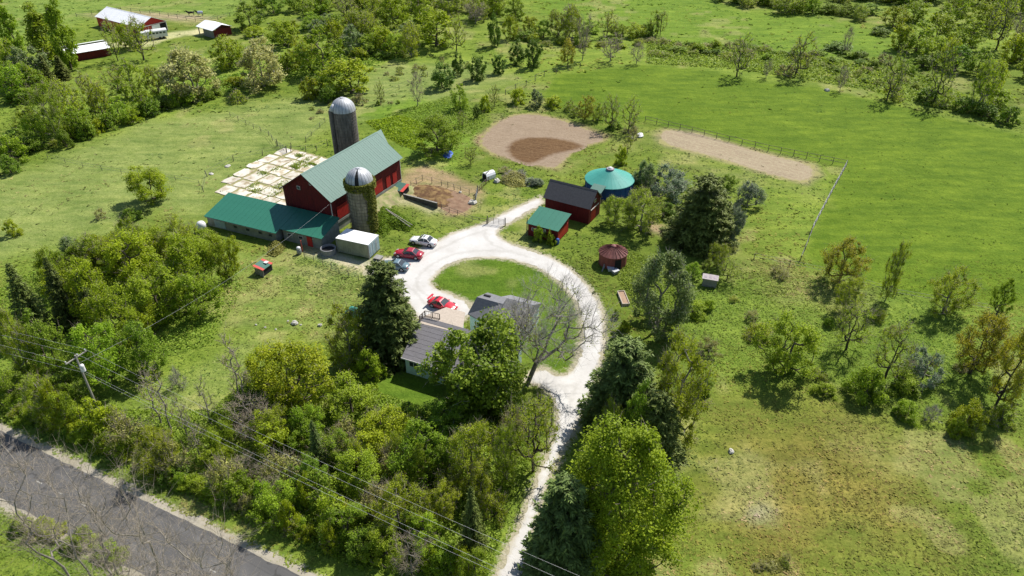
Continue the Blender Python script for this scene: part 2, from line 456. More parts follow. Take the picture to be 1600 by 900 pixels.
def gravel_mat(name, a, b_, c_, s=1.0):
    m, nt, b = nodes_of(name)
    geo = N(nt, "ShaderNodeNewGeometry"); p = geo.outputs["Position"]
    c = mixc(nt, ramp(nt, noise(nt, p, 0.25, 4, 0.6), 0.35, 0.7), a, b_)
    c = mixc(nt, ramp(nt, noise(nt, p, 2.5 * s, 5, 0.75), 0.55, 0.8), c, c_)
    nt.links.new(c, b.inputs["Base Color"]); b.inputs["Roughness"].default_value = 0.95; b.inputs["Specular IOR Level"].default_value = 0.1
    bump_to(nt, b, noise(nt, p, 7, 3, 0.7), 0.5, 0.04)
    return m
def drive_mat():
    m, nt, b = nodes_of('white_limestone_gravel')
    geo = N(nt, "ShaderNodeNewGeometry"); p = geo.outputs["Position"]; at = N(nt, "ShaderNodeAttribute", attribute_name="edge")
    wob = math_(nt, 'ADD', at.outputs["Fac"], math_(nt, 'MULTIPLY', math_(nt, 'SUBTRACT', noise(nt, p, 0.8, 5, 0.7), 0.5), 1.6))
    c = mixc(nt, ramp(nt, noise(nt, p, 0.22, 5, 0.65), 0.35, 0.68), (0.56, 0.545, 0.52), (0.45, 0.43, 0.40))
    c = mixc(nt, ramp(nt, noise(nt, p, 2.2, 5, 0.75), 0.58, 0.82), c, (0.33, 0.305, 0.265))
    c = mixc(nt, ramp(nt, wob, 0.55, -0.1), c, (0.40, 0.36, 0.27))
    lane = math_(nt, 'ABSOLUTE', math_(nt, 'SUBTRACT', wob, 2.1))
    c = mixc(nt, math_(nt, 'MULTIPLY', ramp(nt, lane, 0.45, 0.1), 0.3), c, (0.32, 0.30, 0.265))
    nt.links.new(c, b.inputs["Base Color"]); b.inputs["Roughness"].default_value = 0.95; b.inputs["Specular IOR Level"].default_value = 0.1
    bump_to(nt, b, noise(nt, p, 7, 3, 0.7), 0.5, 0.04)
    return m
M['gravel'] = drive_mat()
M['shoulder'] = gravel_mat('gravel_shoulder', (0.36, 0.325, 0.26), (0.29, 0.26, 0.19), (0.19, 0.2, 0.10), 1.4)
def asphalt_mat():
    m, nt, b = nodes_of('worn_asphalt')
    tc = N(nt, "ShaderNodeTexCoord"); geo = N(nt, "ShaderNodeNewGeometry"); p = geo.outputs["Position"]
    mp = N(nt, "ShaderNodeMapping"); mp.inputs["Rotation"].default_value = (0, 0, -math.atan2(_rd[1], _rd[0]))
    mp.inputs["Location"].default_value = (0, 0, 0)
    nt.links.new(p, mp.inputs["Vector"])
    st = N(nt, "ShaderNodeMapping"); st.inputs["Scale"].default_value = (0.06, 1.1, 1); nt.links.new(mp.outputs[0], st.inputs["Vector"])
    track = ramp(nt, noise(nt, st.outputs[0], 1.0, 3, 0.5), 0.38, 0.66)
    c = mixc(nt, track, (0.07, 0.069, 0.068), (0.125, 0.12, 0.115))
    c = mixc(nt, ramp(nt, noise(nt, p, 0.5, 4, 0.6), 0.35, 0.65), c, (0.08, 0.077, 0.075))
    c = mixc(nt, ramp(nt, noise(nt, p, 5, 4, 0.8), 0.6, 0.8), c, (0.14, 0.134, 0.125))
    vo = N(nt, "ShaderNodeTexVoronoi", feature='DISTANCE_TO_EDGE'); vo.inputs["Scale"].default_value = 0.22
    nd = N(nt, "ShaderNodeVectorMath", operation='ADD'); nt.links.new(p, nd.inputs[0])
    nc = N(nt, "ShaderNodeTexNoise"); nc.inputs["Scale"].default_value = 0.8; nt.links.new(p, nc.inputs["Vector"])
    vs = N(nt, "ShaderNodeVectorMath", operation='SCALE'); vs.inputs[3].default_value = 1.5; nt.links.new(nc.outputs["Color"], vs.inputs[0]); nt.links.new(vs.outputs[0], nd.inputs[1])
    nt.links.new(nd.outputs[0], vo.inputs["Vector"])
    c = mixc(nt, ramp(nt, vo.outputs["Distance"], 0.018, 0.006), c, (0.05, 0.048, 0.046))
    nt.links.new(c, b.inputs["Base Color"]); b.inputs["Roughness"].default_value = 0.85
    bump_to(nt, b, noise(nt, p, 9, 3, 0.7), 0.3, 0.02)
    return m
M['asphalt'] = asphalt_mat()
def inset_edge(pl, d=.32):
    nx_ = np.roll(pl, -1, 0) - np.roll(pl, 1, 0); nn = np.stack([-nx_[:, 1], nx_[:, 0]], 1); nn /= np.linalg.norm(nn, axis=1, keepdims=True) + 1e-9
    area = np.sum(pl[:, 0] * np.roll(pl[:, 1], -1) - np.roll(pl[:, 0], -1) * pl[:, 1])
    return pl + nn * d * (1 if area > 0 else -1)
def clipped(w0, w1): return np.array([roadpt(-130, w0), roadpt(160, w0), roadpt(160, w1), roadpt(-130, w1)])
sheet("road_shoulder", clipped(-0.2, RW + 0.85), 0.006, M['shoulder'], 0.35, 0.4, 3)
sheet("road", clipped(0.55, RW), 0.016, M['asphalt'], 0.09, 0.3, 5)
DRIVE_S = smooth_poly(DRIVE, 2)
def gridded(name, outline, z, m, step=.5, seed=7, amp=.42, attr="edge"):
    """a flat sheet cut along a ragged outline, with inner points that carry the distance to the edge"""
    from mathutils.geometry import delaunay_2d_cdt
    ring = [Vector((a[0], a[1])) for a in ragged(outline, .3, amp, seed)]
    mn, mx = outline.min(0), outline.max(0)
    X, Y = np.meshgrid(np.arange(mn[0], mx[0], step), np.arange(mn[1], mx[1], step))
    P = np.stack([X.ravel(), Y.ravel()], 1); P = P[sdf(P, outline) < -.5]
    k = len(ring)
    vs, es, fs, _, _, _ = delaunay_2d_cdt(ring + [Vector(q_) for q_ in P], [], [list(range(k))], 2, 1e-4)
    V = np.array([(v.x, v.y, z) for v in vs]); Fq = np.array([f for f in fs if len(f) == 3])
    a, b_, c_ = V[Fq[:, 0]], V[Fq[:, 1]], V[Fq[:, 2]]
    cr = (b_[:, 0] - a[:, 0]) * (c_[:, 1] - a[:, 1]) - (b_[:, 1] - a[:, 1]) * (c_[:, 0] - a[:, 0])
    Fq[cr < 0] = Fq[cr < 0][:, ::-1]
    me = np_mesh(name, V, Fq, m); at_ = me.attributes.new(attr, 'FLOAT', 'POINT'); at_.data.foreach_set("value", (-sdf(V[:, :2], outline)).astype(np.float32))
    return tag(link(bpy.data.objects.new(name, me)), kind='structure')
gridded("driveway", inset_edge(DRIVE_S), 0.024, M['gravel'])
# worn pale paint flecks left of a centre line
mb = MB(); rr = random.Random(4)
for s in np.arange(-10, 75, 3.6):
    if rr.random() < 0.6:
        a = roadpt(s, 3.75); b2 = roadpt(s + rr.uniform(0.5, 1.3), 3.75)
        n_ = _rn * 0.06
        mb.add([(a[0] - n_[0], a[1] - n_[1], 0.021), (b2[0] - n_[0], b2[1] - n_[1], 0.021), (b2[0] + n_[0], b2[1] + n_[1], 0.021), (a[0] + n_[0], a[1] + n_[1], 0.021)], [(0, 3, 2, 1)])
M['paint'] = mat('faded_road_paint', (0.42, 0.40, 0.35), (0.2, 0.19, 0.17), 4, 0.8)
tag(link(bpy.data.objects.new("road_marking", mb.mesh("road_marking", M['paint']))), kind='structure')

def dirt_mat(name, a, b_, c_, ang=0.3, furrow=0.5, edge=None, e0=0.0, e1=1.2, en=1.6):
    m, nt, b = nodes_of(name)
    geo = N(nt, "ShaderNodeNewGeometry"); p = geo.outputs["Position"]
    mp = N(nt, "ShaderNodeMapping"); mp.inputs["Rotation"].default_value = (0, 0, ang); mp.inputs["Scale"].default_value = (1, 1, 1)
    nt.links.new(p, mp.inputs["Vector"])
    st = N(nt, "ShaderNodeMapping"); st.inputs["Scale"].default_value = (0.12, 2.2, 1); nt.links.new(mp.outputs[0], st.inputs["Vector"])
    rows = noise(nt, st.outputs[0], 1.0, 3, 0.6)
    c = mixc(nt, ramp(nt, noise(nt, p, 0.3, 5, 0.65), 0.35, 0.65), a, b_)
    c = mixc(nt, math_(nt, 'MULTIPLY', ramp(nt, rows, 0.4, 0.65), furrow), c, c_)
    c = mixc(nt, math_(nt, 'MULTIPLY', ramp(nt, noise(nt, p, 0.12, 4, 0.6), 0.5, 0.7), 0.6), c, tuple(v * .72 for v in a))
    c = mixc(nt, ramp(nt, noise(nt, p, 1.6, 6, 0.85), 0.48, 0.62), c, c_)
    if edge:
        at = N(nt, "ShaderNodeAttribute", attribute_name="edge")
        wob = math_(nt, 'ADD', at.outputs["Fac"], math_(nt, 'MULTIPLY', math_(nt, 'SUBTRACT', noise(nt, p, 0.9, 6, 0.75), 0.5), en * 2))
        c = mixc(nt, ramp(nt, wob, e0, e1), edge, c)
    nt.links.new(c, b.inputs["Base Color"]); b.inputs["Roughness"].default_value = 0.95; b.inputs["Specular IOR Level"].default_value = 0.1
    bump_to(nt, b, math_(nt, 'ADD', noise(nt, p, 3.5, 4, 0.7), rows), 0.6, 0.12)
    return m
M['sand'] = dirt_mat('arena_sand', (0.265, 0.20, 0.14), (0.31, 0.24, 0.17), (0.21, 0.155, 0.10), 0.35, 0.4, (0.25, 0.235, 0.085), 0.1, 0.9, 1.6)
M['wet'] = dirt_mat('damp_arena_sand', (0.085, 0.044, 0.02), (0.12, 0.066, 0.03), (0.17, 0.105, 0.052), 0.35, 0.6, (0.265, 0.20, 0.14), 0.3, 1.7, 1.3)
M['paddock'] = dirt_mat('worn_paddock_earth', (0.30, 0.235, 0.16), (0.26, 0.195, 0.13), (0.36, 0.31, 0.2), 0.65, 0.5, (0.27, 0.25, 0.10), 0.1, 0.9, 1.6)
def inset(pl, d):
    c = pl.mean(0); v = pl - c; r = np.linalg.norm(v, axis=1)[:, None]
    return c + v * (r - d) / r
gridded("riding_arena", inset(smooth_poly(ARENA), 0.2), 0.008, M['sand'], .7, 11, .6)
gridded("damp_sand", inset(smooth_poly(WET), .1), 0.016, M['wet'], .5, 13, .3)
gridded("paddock_earth", inset(smooth_poly(PADDOCK_DIRT), 0.3), 0.008, M['paddock'], .7, 15, .8)

# ------------------------------------------------------------------ grass tufts and weeds (uncountable)
EXCL = []   # building footprints added below: (outline)
def keep_mask(x, y, margin=0.05):
    P = np.stack([x, y], 1); k = np.ones(len(x), dtype=bool)
    k &= sdf(P, DRIVE_S) > margin + (np.random.RandomState(5).rand(len(x)) ** 3) * 0.0
    k &= (sdf(P, ROAD) > 0.1)
    sh = sdf(P, SHOULDER); k &= (sh > 0) | (np.random.RandomState(6).rand(len(x)) < 0.12)
    for pl, pr in ((ARENA, 0.006), (PADDOCK_DIRT, 0.03), (YARD_DIRT, 0.05), (RAMP, 0.2), (PATH_CONT, 0.15), (BIN_DIRT, 0.1), (TRACK_FAR, 0.05), (TRACK_TOP, 0.1)):
        d = sdf(P, pl); k &= (d > -0.3) | (np.random.RandomState(7).rand(len(x)) < pr)
    for pl in EXCL: k &= sdf(P, pl) > 0
    return k
def tufts(n, ylo, yhi, size, seed, wscale=1.0):
    r = np.random.RandomState(seed)
    # denser towards the near ground, inside a wedge a little wider than the view
    y = ylo + (yhi - ylo) * r.rand(n) ** 1.15
    x = (r.rand(n) * 2 - 1) * (y * 0.62 + 32)
    P = np.stack([x, y], 1)
    lawn = np.minimum(sdf(P, LAWN_ISLE), sdf(P, LAWN_HOUSE)) < 0
    lush = sdf(P, LUSH) < 0
    k = keep_mask(x, y) & ((vnoise(x, y, 0.09, 30) * 0.4 + vnoise(x, y, 0.3, 31) * 0.35 + vnoise(x, y, 0.9, 32) * 0.25) > .22 + r.rand(n) * 0.62)
    x, y, lawn, lush = x[k], y[k], lawn[k], lush[k]
    if ylo > 85:
        P = np.stack([x, y], 1); calm = (lush | (sdf(P, PASTURE_L) < 0)) & (r.rand(len(x)) < .82)
        x, y, lawn, lush = x[~calm], y[~calm], lawn[~calm], lush[~calm]
    n = len(x)
    s = size * (0.5 + r.rand(n) ** 2 * 1.3) * np.where(lawn, 0.35, 1) * np.where(lush, 0.6, 1)
    col = plan_colours(x, y) * (0.78 + r.rand(n) * 0.65)[:, None]
    if ylo > 160: col = col * 1.12
    dr = vnoise(x, y, 0.07, 51)[:, None]; col = col * (1 + (dr - .5) * np.array([.5, .12, .3]))
    yel = (r.rand(n) < 0.16)[:, None]
    col = np.where(yel & ~lawn[:, None], col * np.array([1.35, 1.15, 1.5]), col)
    V = []; Fs = []; Cc = []
    for k3 in range(3):
        a = r.rand(n) * 2 * np.pi; t = 0.3 + r.rand(n) * 0.9
        dx, dy = np.cos(a), np.sin(a)
        ox = (r.rand(n) - .5) * s; oy = (r.rand(n) - .5) * s
        wd = s * 0.45 * wscale
        b0 = np.stack([x + ox - dy * wd, y + oy + dx * wd, np.full(n, -0.01)], 1)
        b1 = np.stack([x + ox + dy * wd, y + oy - dx * wd, np.full(n, -0.01)], 1)
        tp = np.stack([x + ox + dx * s * t, y + oy + dy * s * t, s * (0.10 + 0.32 * r.rand(n))], 1)
        V += [b0, b1, tp]
    V = np.stack(V, 1).reshape(-1, 3)
    Fc = np.arange(n * 9).reshape(-1, 3)
    return V, Fc, np.repeat(col, 9, axis=0)
def grass_material():
    m, nt, b = nodes_of('grass_blades')
    at = N(nt, "ShaderNodeAttribute", attribute_name="col")
    nt.links.new(at.outputs["Color"], b.inputs["Base Color"])
    b.inputs["Roughness"].default_value = 0.8; b.inputs["Specular IOR Level"].default_value = 0.15
    t = N(nt, "ShaderNodeBsdfTranslucent"); nt.links.new(at.outputs["Color"], t.inputs["Color"])
    ms = N(nt, "ShaderNodeMixShader"); ms.inputs[0].default_value = 0.35
    out = [q for q in nt.nodes if q.type == 'OUTPUT_MATERIAL'][0]
    nt.links.new(b.outputs[0], ms.inputs[1]); nt.links.new(t.outputs[0], ms.inputs[2]); nt.links.new(ms.outputs[0], out.inputs["Surface"])
    return m
M['grass'] = grass_material()

# ------------------------------------------------------------------ building materials
M['roof_pale'] = mat('faded_green_metal', (0.046, 0.135, 0.103), (0.066, 0.15, 0.122), 1.3, 0.6, 0.0, 0.05, stretch=(1.5, .25, 1), spec=0.4, rnd=0.05)
M['roof_green'] = mat('green_metal', (0.026, 0.15, 0.096), (0.022, 0.135, 0.087), 0.6, 0.45, 0.0, 0.04, spec=0.4, rnd=0.03)
M['roof_teal'] = mat('teal_fabric', (0.045, 0.27, 0.225), (0.055, 0.3, 0.25), 0.5, 0.6, 0.0, 0.1)
M['barn_red'] = mat('barn_red_boards', (0.145, 0.011, 0.012), (0.08, 0.008, 0.009), 1.2, 0.75, 0, 0.2, stretch=(3, 3, 0.5), rnd=0.25)
M['red_bright'] = mat('bright_red_paint', (0.46, 0.03, 0.022), (0.34, 0.02, 0.018), 2, 0.6, 0, 0.1, stretch=(3, 3, 0.5))  # on the barn doors, sunlight is put into this brighter red
M['red_faded'] = mat('faded_red_metal', (0.60, 0.07, 0.06), (0.5, 0.09, 0.07), 2, 0.6)
M['white_trim'] = mat('white_trim', (0.68, 0.66, 0.62), (0.5, 0.48, 0.45), 4, 0.6)
M['white_metal'] = mat('white_metal_roof', (0.86, 0.86, 0.87), (0.8, 0.8, 0.81), 0.8, 0.45, spec=0.4, rnd=0.05)
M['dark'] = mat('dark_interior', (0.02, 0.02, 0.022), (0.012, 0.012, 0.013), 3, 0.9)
M['grey_board'] = mat('weathered_grey_boards', (0.30, 0.29, 0.27), (0.19, 0.185, 0.17), 3, 0.9, stretch=(1, 1, 3))
M['block'] = mat('grey_block_wall', (0.26, 0.275, 0.25), (0.18, 0.19, 0.165), 1.4, 0.9)
M['stave'] = mat('concrete_staves', (0.19, 0.175, 0.155), (0.085, 0.08, 0.072), 1.6, 0.9, stretch=(1.4, 1.4, 0.35), bump=0.3)
M['stave2'] = mat('pale_concrete_staves', (0.31, 0.28, 0.21), (0.15, 0.14, 0.095), 1.6, 0.9, stretch=(1.4, 1.4, 0.35), bump=0.3)
M['galv'] = mat('galvanised_steel', (0.46, 0.47, 0.49), (0.36, 0.37, 0.39), 2.5, 0.5, 0.15, 0.05, spec=0.5, rnd=0.25)
M['hoop'] = mat('rusty_hoop', (0.17, 0.14, 0.12), (0.1, 0.08, 0.07), 4, 0.7, 0.3)
M['slab'] = mat('pale_concrete', (0.60, 0.56, 0.48), (0.33, 0.265, 0.16), 0.5, 0.9, bump=0.2, lo=0.46, hi=0.64, rnd=0.3)
M['container'] = mat('grey_green_container', (0.33, 0.35, 0.25), (0.235, 0.245, 0.17), 1.4, 0.6, stretch=(1, 1, 0.4))
M['container_roof'] = mat('white_container_roof', (0.80, 0.80, 0.80), (0.72, 0.72, 0.71), 1, 0.6)
M['blue_panel'] = mat('pale_blue_panel', (0.33, 0.43, 0.47), (0.25, 0.34, 0.38), 2, 0.5)
M['shingle'] = mat('grey_shingle', (0.145, 0.14, 0.15), (0.115, 0.11, 0.115), 3, 0.9, bump=0.4)
M['shingle_dark'] = mat('charcoal_shingle', (0.10, 0.095, 0.097), (0.08, 0.077, 0.079), 3, 0.9, bump=0.4)
M['shingle_light'] = mat('light_grey_shingle', (0.215, 0.215, 0.225), (0.17, 0.17, 0.18), 3, 0.9, bump=0.4)
M['siding'] = mat('pale_mint_siding', (0.52, 0.66, 0.62), (0.46, 0.6, 0.56), 2, 0.6, bump=0.03)
M['deck'] = mat('tan_deck_boards', (0.47, 0.40, 0.33), (0.38, 0.32, 0.26), 3, 0.85)
M['rail'] = mat('brown_grey_rail', (0.24, 0.20, 0.17), (0.18, 0.15, 0.125), 3, 0.85)
M['glass'] = mat('window_glass', (0.03, 0.04, 0.05), (0.05, 0.06, 0.07), 2, 0.08, 0, 0, spec=0.6)
M['blue_canvas'] = mat('blue_canvas', (0.02, 0.085, 0.3), (0.015, 0.06, 0.23), 1.5, 0.7)
M['rust_roof'] = mat('rusty_maroon_roof', (0.30, 0.125, 0.11), (0.2, 0.085, 0.08), 2.5, 0.65, 0.1, 0.1, rnd=0.35)
M['rust_wall'] = mat('rusty_red_wall', (0.27, 0.075, 0.06), (0.17, 0.055, 0.045), 1.5, 0.8)
M['mauve'] = mat('grey_mauve_vent', (0.33, 0.27, 0.31), (0.2, 0.17, 0.19), 2, 0.5)
M['post'] = mat('weathered_post', (0.17, 0.145, 0.12), (0.1, 0.085, 0.07), 5, 0.9)
M['wire'] = mat('fence_wire', (0.16, 0.16, 0.155), (0.13, 0.13, 0.125), 3, 0.6, 0.3, 0)
M['steel_grey'] = mat('grey_tube_rail', (0.15, 0.16, 0.165), (0.11, 0.115, 0.12), 3, 0.5, 0.3, 0)
M['cable'] = mat('aluminium_cable', (0.5, 0.5, 0.5), (0.42, 0.42, 0.42), 3, 0.5, 0.2, 0)
M['pole_wood'] = mat('grey_pole_wood', (0.36, 0.33, 0.29), (0.25, 0.23, 0.2), 4, 0.9)
M['manure'] = mat('straw_and_manure', (0.10, 0.052, 0.024), (0.23, 0.15, 0.06), 0.9, 0.98, bump=0.9, lo=0.42, hi=0.62)
M['white'] = mat('white_plastic', (0.72, 0.72, 0.72), (0.6, 0.6, 0.6), 2, 0.5)
M['grey'] = mat('grey_plastic', (0.3, 0.3, 0.31), (0.22, 0.22, 0.23), 2, 0.6)
M['rock'] = mat('pale_rock', (0.52, 0.5, 0.45), (0.36, 0.34, 0.3), 3, 0.9, bump=0.5)
M['tire'] = mat('tyre_rubber', (0.02, 0.02, 0.02), (0.03, 0.03, 0.03), 5, 0.9)
M['rim'] = mat('alloy_rim', (0.5, 0.5, 0.52), (0.4, 0.4, 0.42), 5, 0.3, 0.7, 0)
M['lamp_w'] = mat('headlight_lens', (0.7, 0.7, 0.72), (0.55, 0.55, 0.57), 5, 0.15, 0, 0)
M['lamp_r'] = mat('tail_light_lens', (0.4, 0.01, 0.01), (0.3, 0.01, 0.01), 5, 0.2, 0, 0)
M['blue_tarp'] = mat('blue_tarp', (0.03, 0.09, 0.4), (0.05, 0.13, 0.5), 3, 0.5)

LBL_BARN = dict()
def wall_panels(parent, x0, x1, y, z0, z1, m, step=1.0, face=-1, name='wall_panel', along='x'):
    pass

def gable_building(name, label, cat, ox, oy, ang, L, Wd, ez, rz, wall_m, roof_m, pw=1.0, oh=0.35, hood=0.0, board=0.0, thick=0.06, group=None, openings=(), sag=0):
    """origin = outer corner of the roof, x along the eaves, y across; ez/rz eave and ridge height"""
    t = thing(name, label, cat, (ox, oy, 0), ang, group)
    sl_ = (rz - ez) / (Wd / 2)
    wz = ez + sl_ * oh - 0.03                 # wall top just under the roof
    x0, x1, y0, y1 = oh, L - oh, oh, Wd - oh
    th = 0.15
    # long walls, gable walls
    child('wall', MB().box(x0, x1, y0, y0 + th, 0, wz).mesh('wall', wall_m), t)
    child('wall', MB().box(x0, x1, y1 - th, y1, 0, wz).mesh('wall', wall_m), t)
    for xa in (x0 + 0.002, x1 - th - 0.002):
        g = MB().xprism([(y0 + th, 0), (y1 - th, 0), (y1 - th, wz + sl_ * th - 0.02), (Wd / 2, rz - 0.08), (y0 + th, wz + sl_ * th - 0.02)], xa, xa + th)
        child('gable_wall', g.mesh('gable_wall', wall_m), t)
    if board:
        b = MB(); x = x0
        while x < x1:
            b.box(x, x + 0.05, y0 - 0.025, y0 + 0.002, 0, wz - 0.03); b.box(x, x + 0.05, y1 - 0.002, y1 + 0.025, 0, wz - 0.03); x += board
        y = y0 + board
        while y < y1 - 0.1:
            zt = ez + sl_ * min(y, Wd - y) - 0.12
            b.box(x0 - 0.022, x0 + 0.004, y, y + 0.05, 0, zt); b.box(x1 - 0.004, x1 + 0.022, y, y + 0.05, 0, zt); y += board
        child('batten', b.mesh('batten', wall_m), t, kind='stuff')
    # roof sheets
    n = max(1, round(L / pw)); w = L / n; s = math.hypot(Wd / 2, rz - ez); p = math.atan2(rz - ez, Wd / 2)
    pm = MB().box(0.004, w - 0.004, 0, s, 0, thick)
    pm.box(w - 0.04, w - 0.006, 0, s, thick, thick + 0.018)
    if w > 0.8: pm.box(w / 2 - 0.015, w / 2 + 0.015, 0, s, thick, thick + 0.01)
    pme = pm.mesh('roof_panel', roof_m)
    for i in range(n):
        child('roof_panel', pme, t, (i * w, 0, ez), (p, 0, 0))
        child('roof_panel', pme, t, ((i + 1) * w, Wd, ez), (p, 0, math.pi))
    rc = MB().yprism([(-0.02, 0)], 0, 0) if False else MB()
    rc.xprism([(Wd / 2 - 0.22, rz - 0.22 * sl_ + 0.075), (Wd / 2 + 0.22, rz - 0.22 * sl_ + 0.075), (Wd / 2 + 0.22, rz - 0.22 * sl_ + 0.11), (Wd / 2, rz + 0.13), (Wd / 2 - 0.22, rz - 0.22 * sl_ + 0.11)], -0.03, L + 0.03)
    child('ridge_cap', rc.mesh('ridge_cap', roof_m), t)
    return t, dict(x0=x0, x1=x1, y0=y0, y1=y1, wz=wz, sl=sl_, ez=ez, rz=rz, W=Wd, L=L)

def foot(ox, oy, ang, L, Wd, m=0.2):
    c, s = math.cos(ang), math.sin(ang)
    pts = [(-m + 0.4, -m + 0.4), (L + m - 0.4, -m + 0.4), (L + m - 0.4, Wd + m - 0.4), (-m + 0.4, Wd + m - 0.4)]
    EXCL.append(np.array([(ox + a * c - b * s, oy + a * s + b * c) for a, b in pts]))

# ------------------------------------------------------------------ main barn
BO = (-29.80, 107.97); BA = math.radians(61.86); BL, BW = 20.4, 11.2; BE, BR_ = 4.58, 8.45; BZ = 1.45   # bank barn: boards start above a masonry basement
YO = (-30.535, 110.652)
barn, q = gable_building('barn', 'large red board barn with pale faded green metal gable roof between the two silos', 'barn',
                         *BO, BA, BL, BW, BE, BR_, M['barn_red'], M['roof_pale'], pw=1.05, oh=0.45, board=0.42)
foot(*BO, BA, BL, BW)
barn.location.z = BZ
fb_ = MB().box(.47, BL - .47, .47, BW - .47, -BZ, -.005)
child('foundation', fb_.mesh('foundation', M['block']), barn)
# hay hood pointing out at the far end of the ridge
hd = MB()
sl_ = q['sl']
for sgn in (-1, 1):
    yE = BW / 2 + sgn * 2.6; zE = BR_ - 2.6 * sl_
    p = [(BL, yE, zE), (BL + 0.05, BW / 2, BR_), (BL + 1.5, BW / 2, BR_ + 0.05)]
    top = [(a, b, c + 0.07) for a, b, c in p]
    hd.add(p + top, [(0, 1, 2) if sgn < 0 else (2, 1, 0), (5, 4, 3) if sgn < 0 else (3, 4, 5), (0, 3, 4, 1), (1, 4, 5, 2), (2, 5, 3, 0)])
child('hay_hood', hd.mesh('hay_hood', M['roof_pale']), barn)
# doors and windows
y0 = q['y0']
def door(parent, x0, x1, z0, z1, m, y=y0, brace=True, name='door', label=None):
    d = MB().box(x0, x1, y - 0.09, y - 0.028, z0, z1)
    if brace:
        k = int((x1 - x0) / 0.3)
        for i in range(1, k): 
            xx = x0 + (x1 - x0) * i / k
            d.box(xx - 0.012, xx + 0.012, y - 0.1, y - 0.088, z0 + 0.03, z1 - 0.03)
    return child(name, d.mesh(name, m), parent, label=label)
door(barn, 1.6, 4.6, 0.6, 2.9, M['red_bright'], label='red sliding door with sunlight painted in as brighter red')
door(barn, 11.9, 14.2, 0.6, 3.0, M['red_bright'], label='red sliding door with sunlight painted in as brighter red')
door(barn, 15.4, 16.6, 0.5, 2.6, M['red_bright'])
door(barn, 17.4, 18.6, 0.4, 2.6, M['red_bright'])
child('corner_board', MB().box(0.40, 0.47, y0 - 0.04, y0 + 0.08, 0, q['wz'] - 0.05).mesh('corner_board', M['white_trim']), barn)
child('corner_board', MB().box(BL - 0.47, BL - 0.37, y0 - 0.04, y0 + 0.1, 0, q['wz'] - 0.05).mesh('corner_board', M['white_trim']), barn)
child('foundation', MB().box(0.5, BL - 0.5, y0 - 0.12, y0 - 0.03, 0, 0.42).mesh('foundation', M['block']), barn)
for yy, zz in ((BW / 2 - 1.4, 6.6), (BW / 2 + 1.5, 5.2)):
    w_ = child('window', MB().box(0.40, 0.45, yy - 0.35, yy + 0.35, zz, zz + 0.65).mesh('window', M['white_trim']), barn)
    child('pane', MB().box(0.385, 0.40, yy - 0.28, yy + 0.28, zz + 0.06, zz + 0.59).mesh('pane', M['glass']), w_)
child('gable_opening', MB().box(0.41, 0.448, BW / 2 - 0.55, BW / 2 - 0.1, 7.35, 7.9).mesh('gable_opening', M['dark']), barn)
# fascia boards on the near gable
fb = MB()
for sgn in (-1, 1):
    a = (-0.02, BW / 2 + sgn * BW / 2, BE); b = (-0.02, BW / 2, BR_)
    fb.add([a, b, (b[0], b[1], b[2] - 0.22), (a[0], a[1], a[2] - 0.16), (0.05, a[1], a[2]), (0.05, b[1], b[2]), (0.05, b[1], b[2] - 0.22), (0.05, a[1], a[2] - 0.16)],
           [(0, 1, 2, 3), (7, 6, 5, 4), (3, 2, 6, 7), (0, 3, 7, 4)])
child('fascia', fb.mesh('fascia', M['barn_red']), barn)
mb_ = mat('moss_clump', (0.1, 0.13, 0.05), (0.07, 0.08, 0.04), 5, 0.9)

# ------------------------------------------------------------------ low cattle shed with green roof, left of the barn
def mono_building(name, label, cat, ox, oy, ang, L, Wd, zn, zf, wall_m, roof_m, pw=1.0, oh=0.3, thick=0.06, group=None):
    t = thing(name, label, cat, (ox, oy, 0), ang, group)
    sl = (zf - zn) / Wd
    x0, x1, y0, y1 = oh, L - oh, oh, Wd - oh
    zw = zn + sl * oh - 0.02
    child('wall', MB().box(x0, x1, y0, y0 + 0.15, 0, zw).mesh('wall', wall_m), t)
    child('wall', MB().box(x0, x1, y1 - 0.15, y1, 0, zf - sl * oh - 0.02 - sl * 0.15).mesh('wall', wall_m), t)
    for xa in (x0 + 0.002, x1 - 0.152):
        child('side_wall', MB().xprism([(y0 + 0.15, 0), (y1 - 0.15, 0), (y1 - 0.15, zf - sl * (oh + 0.15) - 0.03), (y0 + 0.15, zw + sl * 0.15 - 0.01)], xa, xa + 0.15).mesh('side_wall', wall_m), t)
    n = max(1, round(L / pw)); w = L / n; s = math.hypot(Wd, zf - zn); p = math.atan2(zf - zn, Wd)
    pm = MB().box(0.004, w - 0.004, 0, s, 0, thick); pm.box(w - 0.04, w - 0.006, 0, s, thick, thick + 0.012)
    pme = pm.mesh('roof_panel', roof_m)
    for i in range(n): child('roof_panel', pme, t, (i * w, 0, zn), (p, 0, 0))
    foot(ox, oy, ang, L, Wd)
    return t, dict(x0=x0, x1=x1, y0=y0, y1=y1, zw=zw, sl=sl)
SA = math.radians(-23.33)
shed, q2 = mono_building('cattle_shed', 'long low cattle shed with bright green metal roof attached to the barn gable', 'shed',
                         -52.72, 111.01, SA, 15.1, 6.65, 1.9, 3.35, M['block'], M['roof_green'], pw=1.02)
c_, s_ = math.cos(SA), math.sin(SA)
def on_shed(a, b): return (-52.72 + a * c_ - b * s_, 111.01 + a * s_ + b * c_)
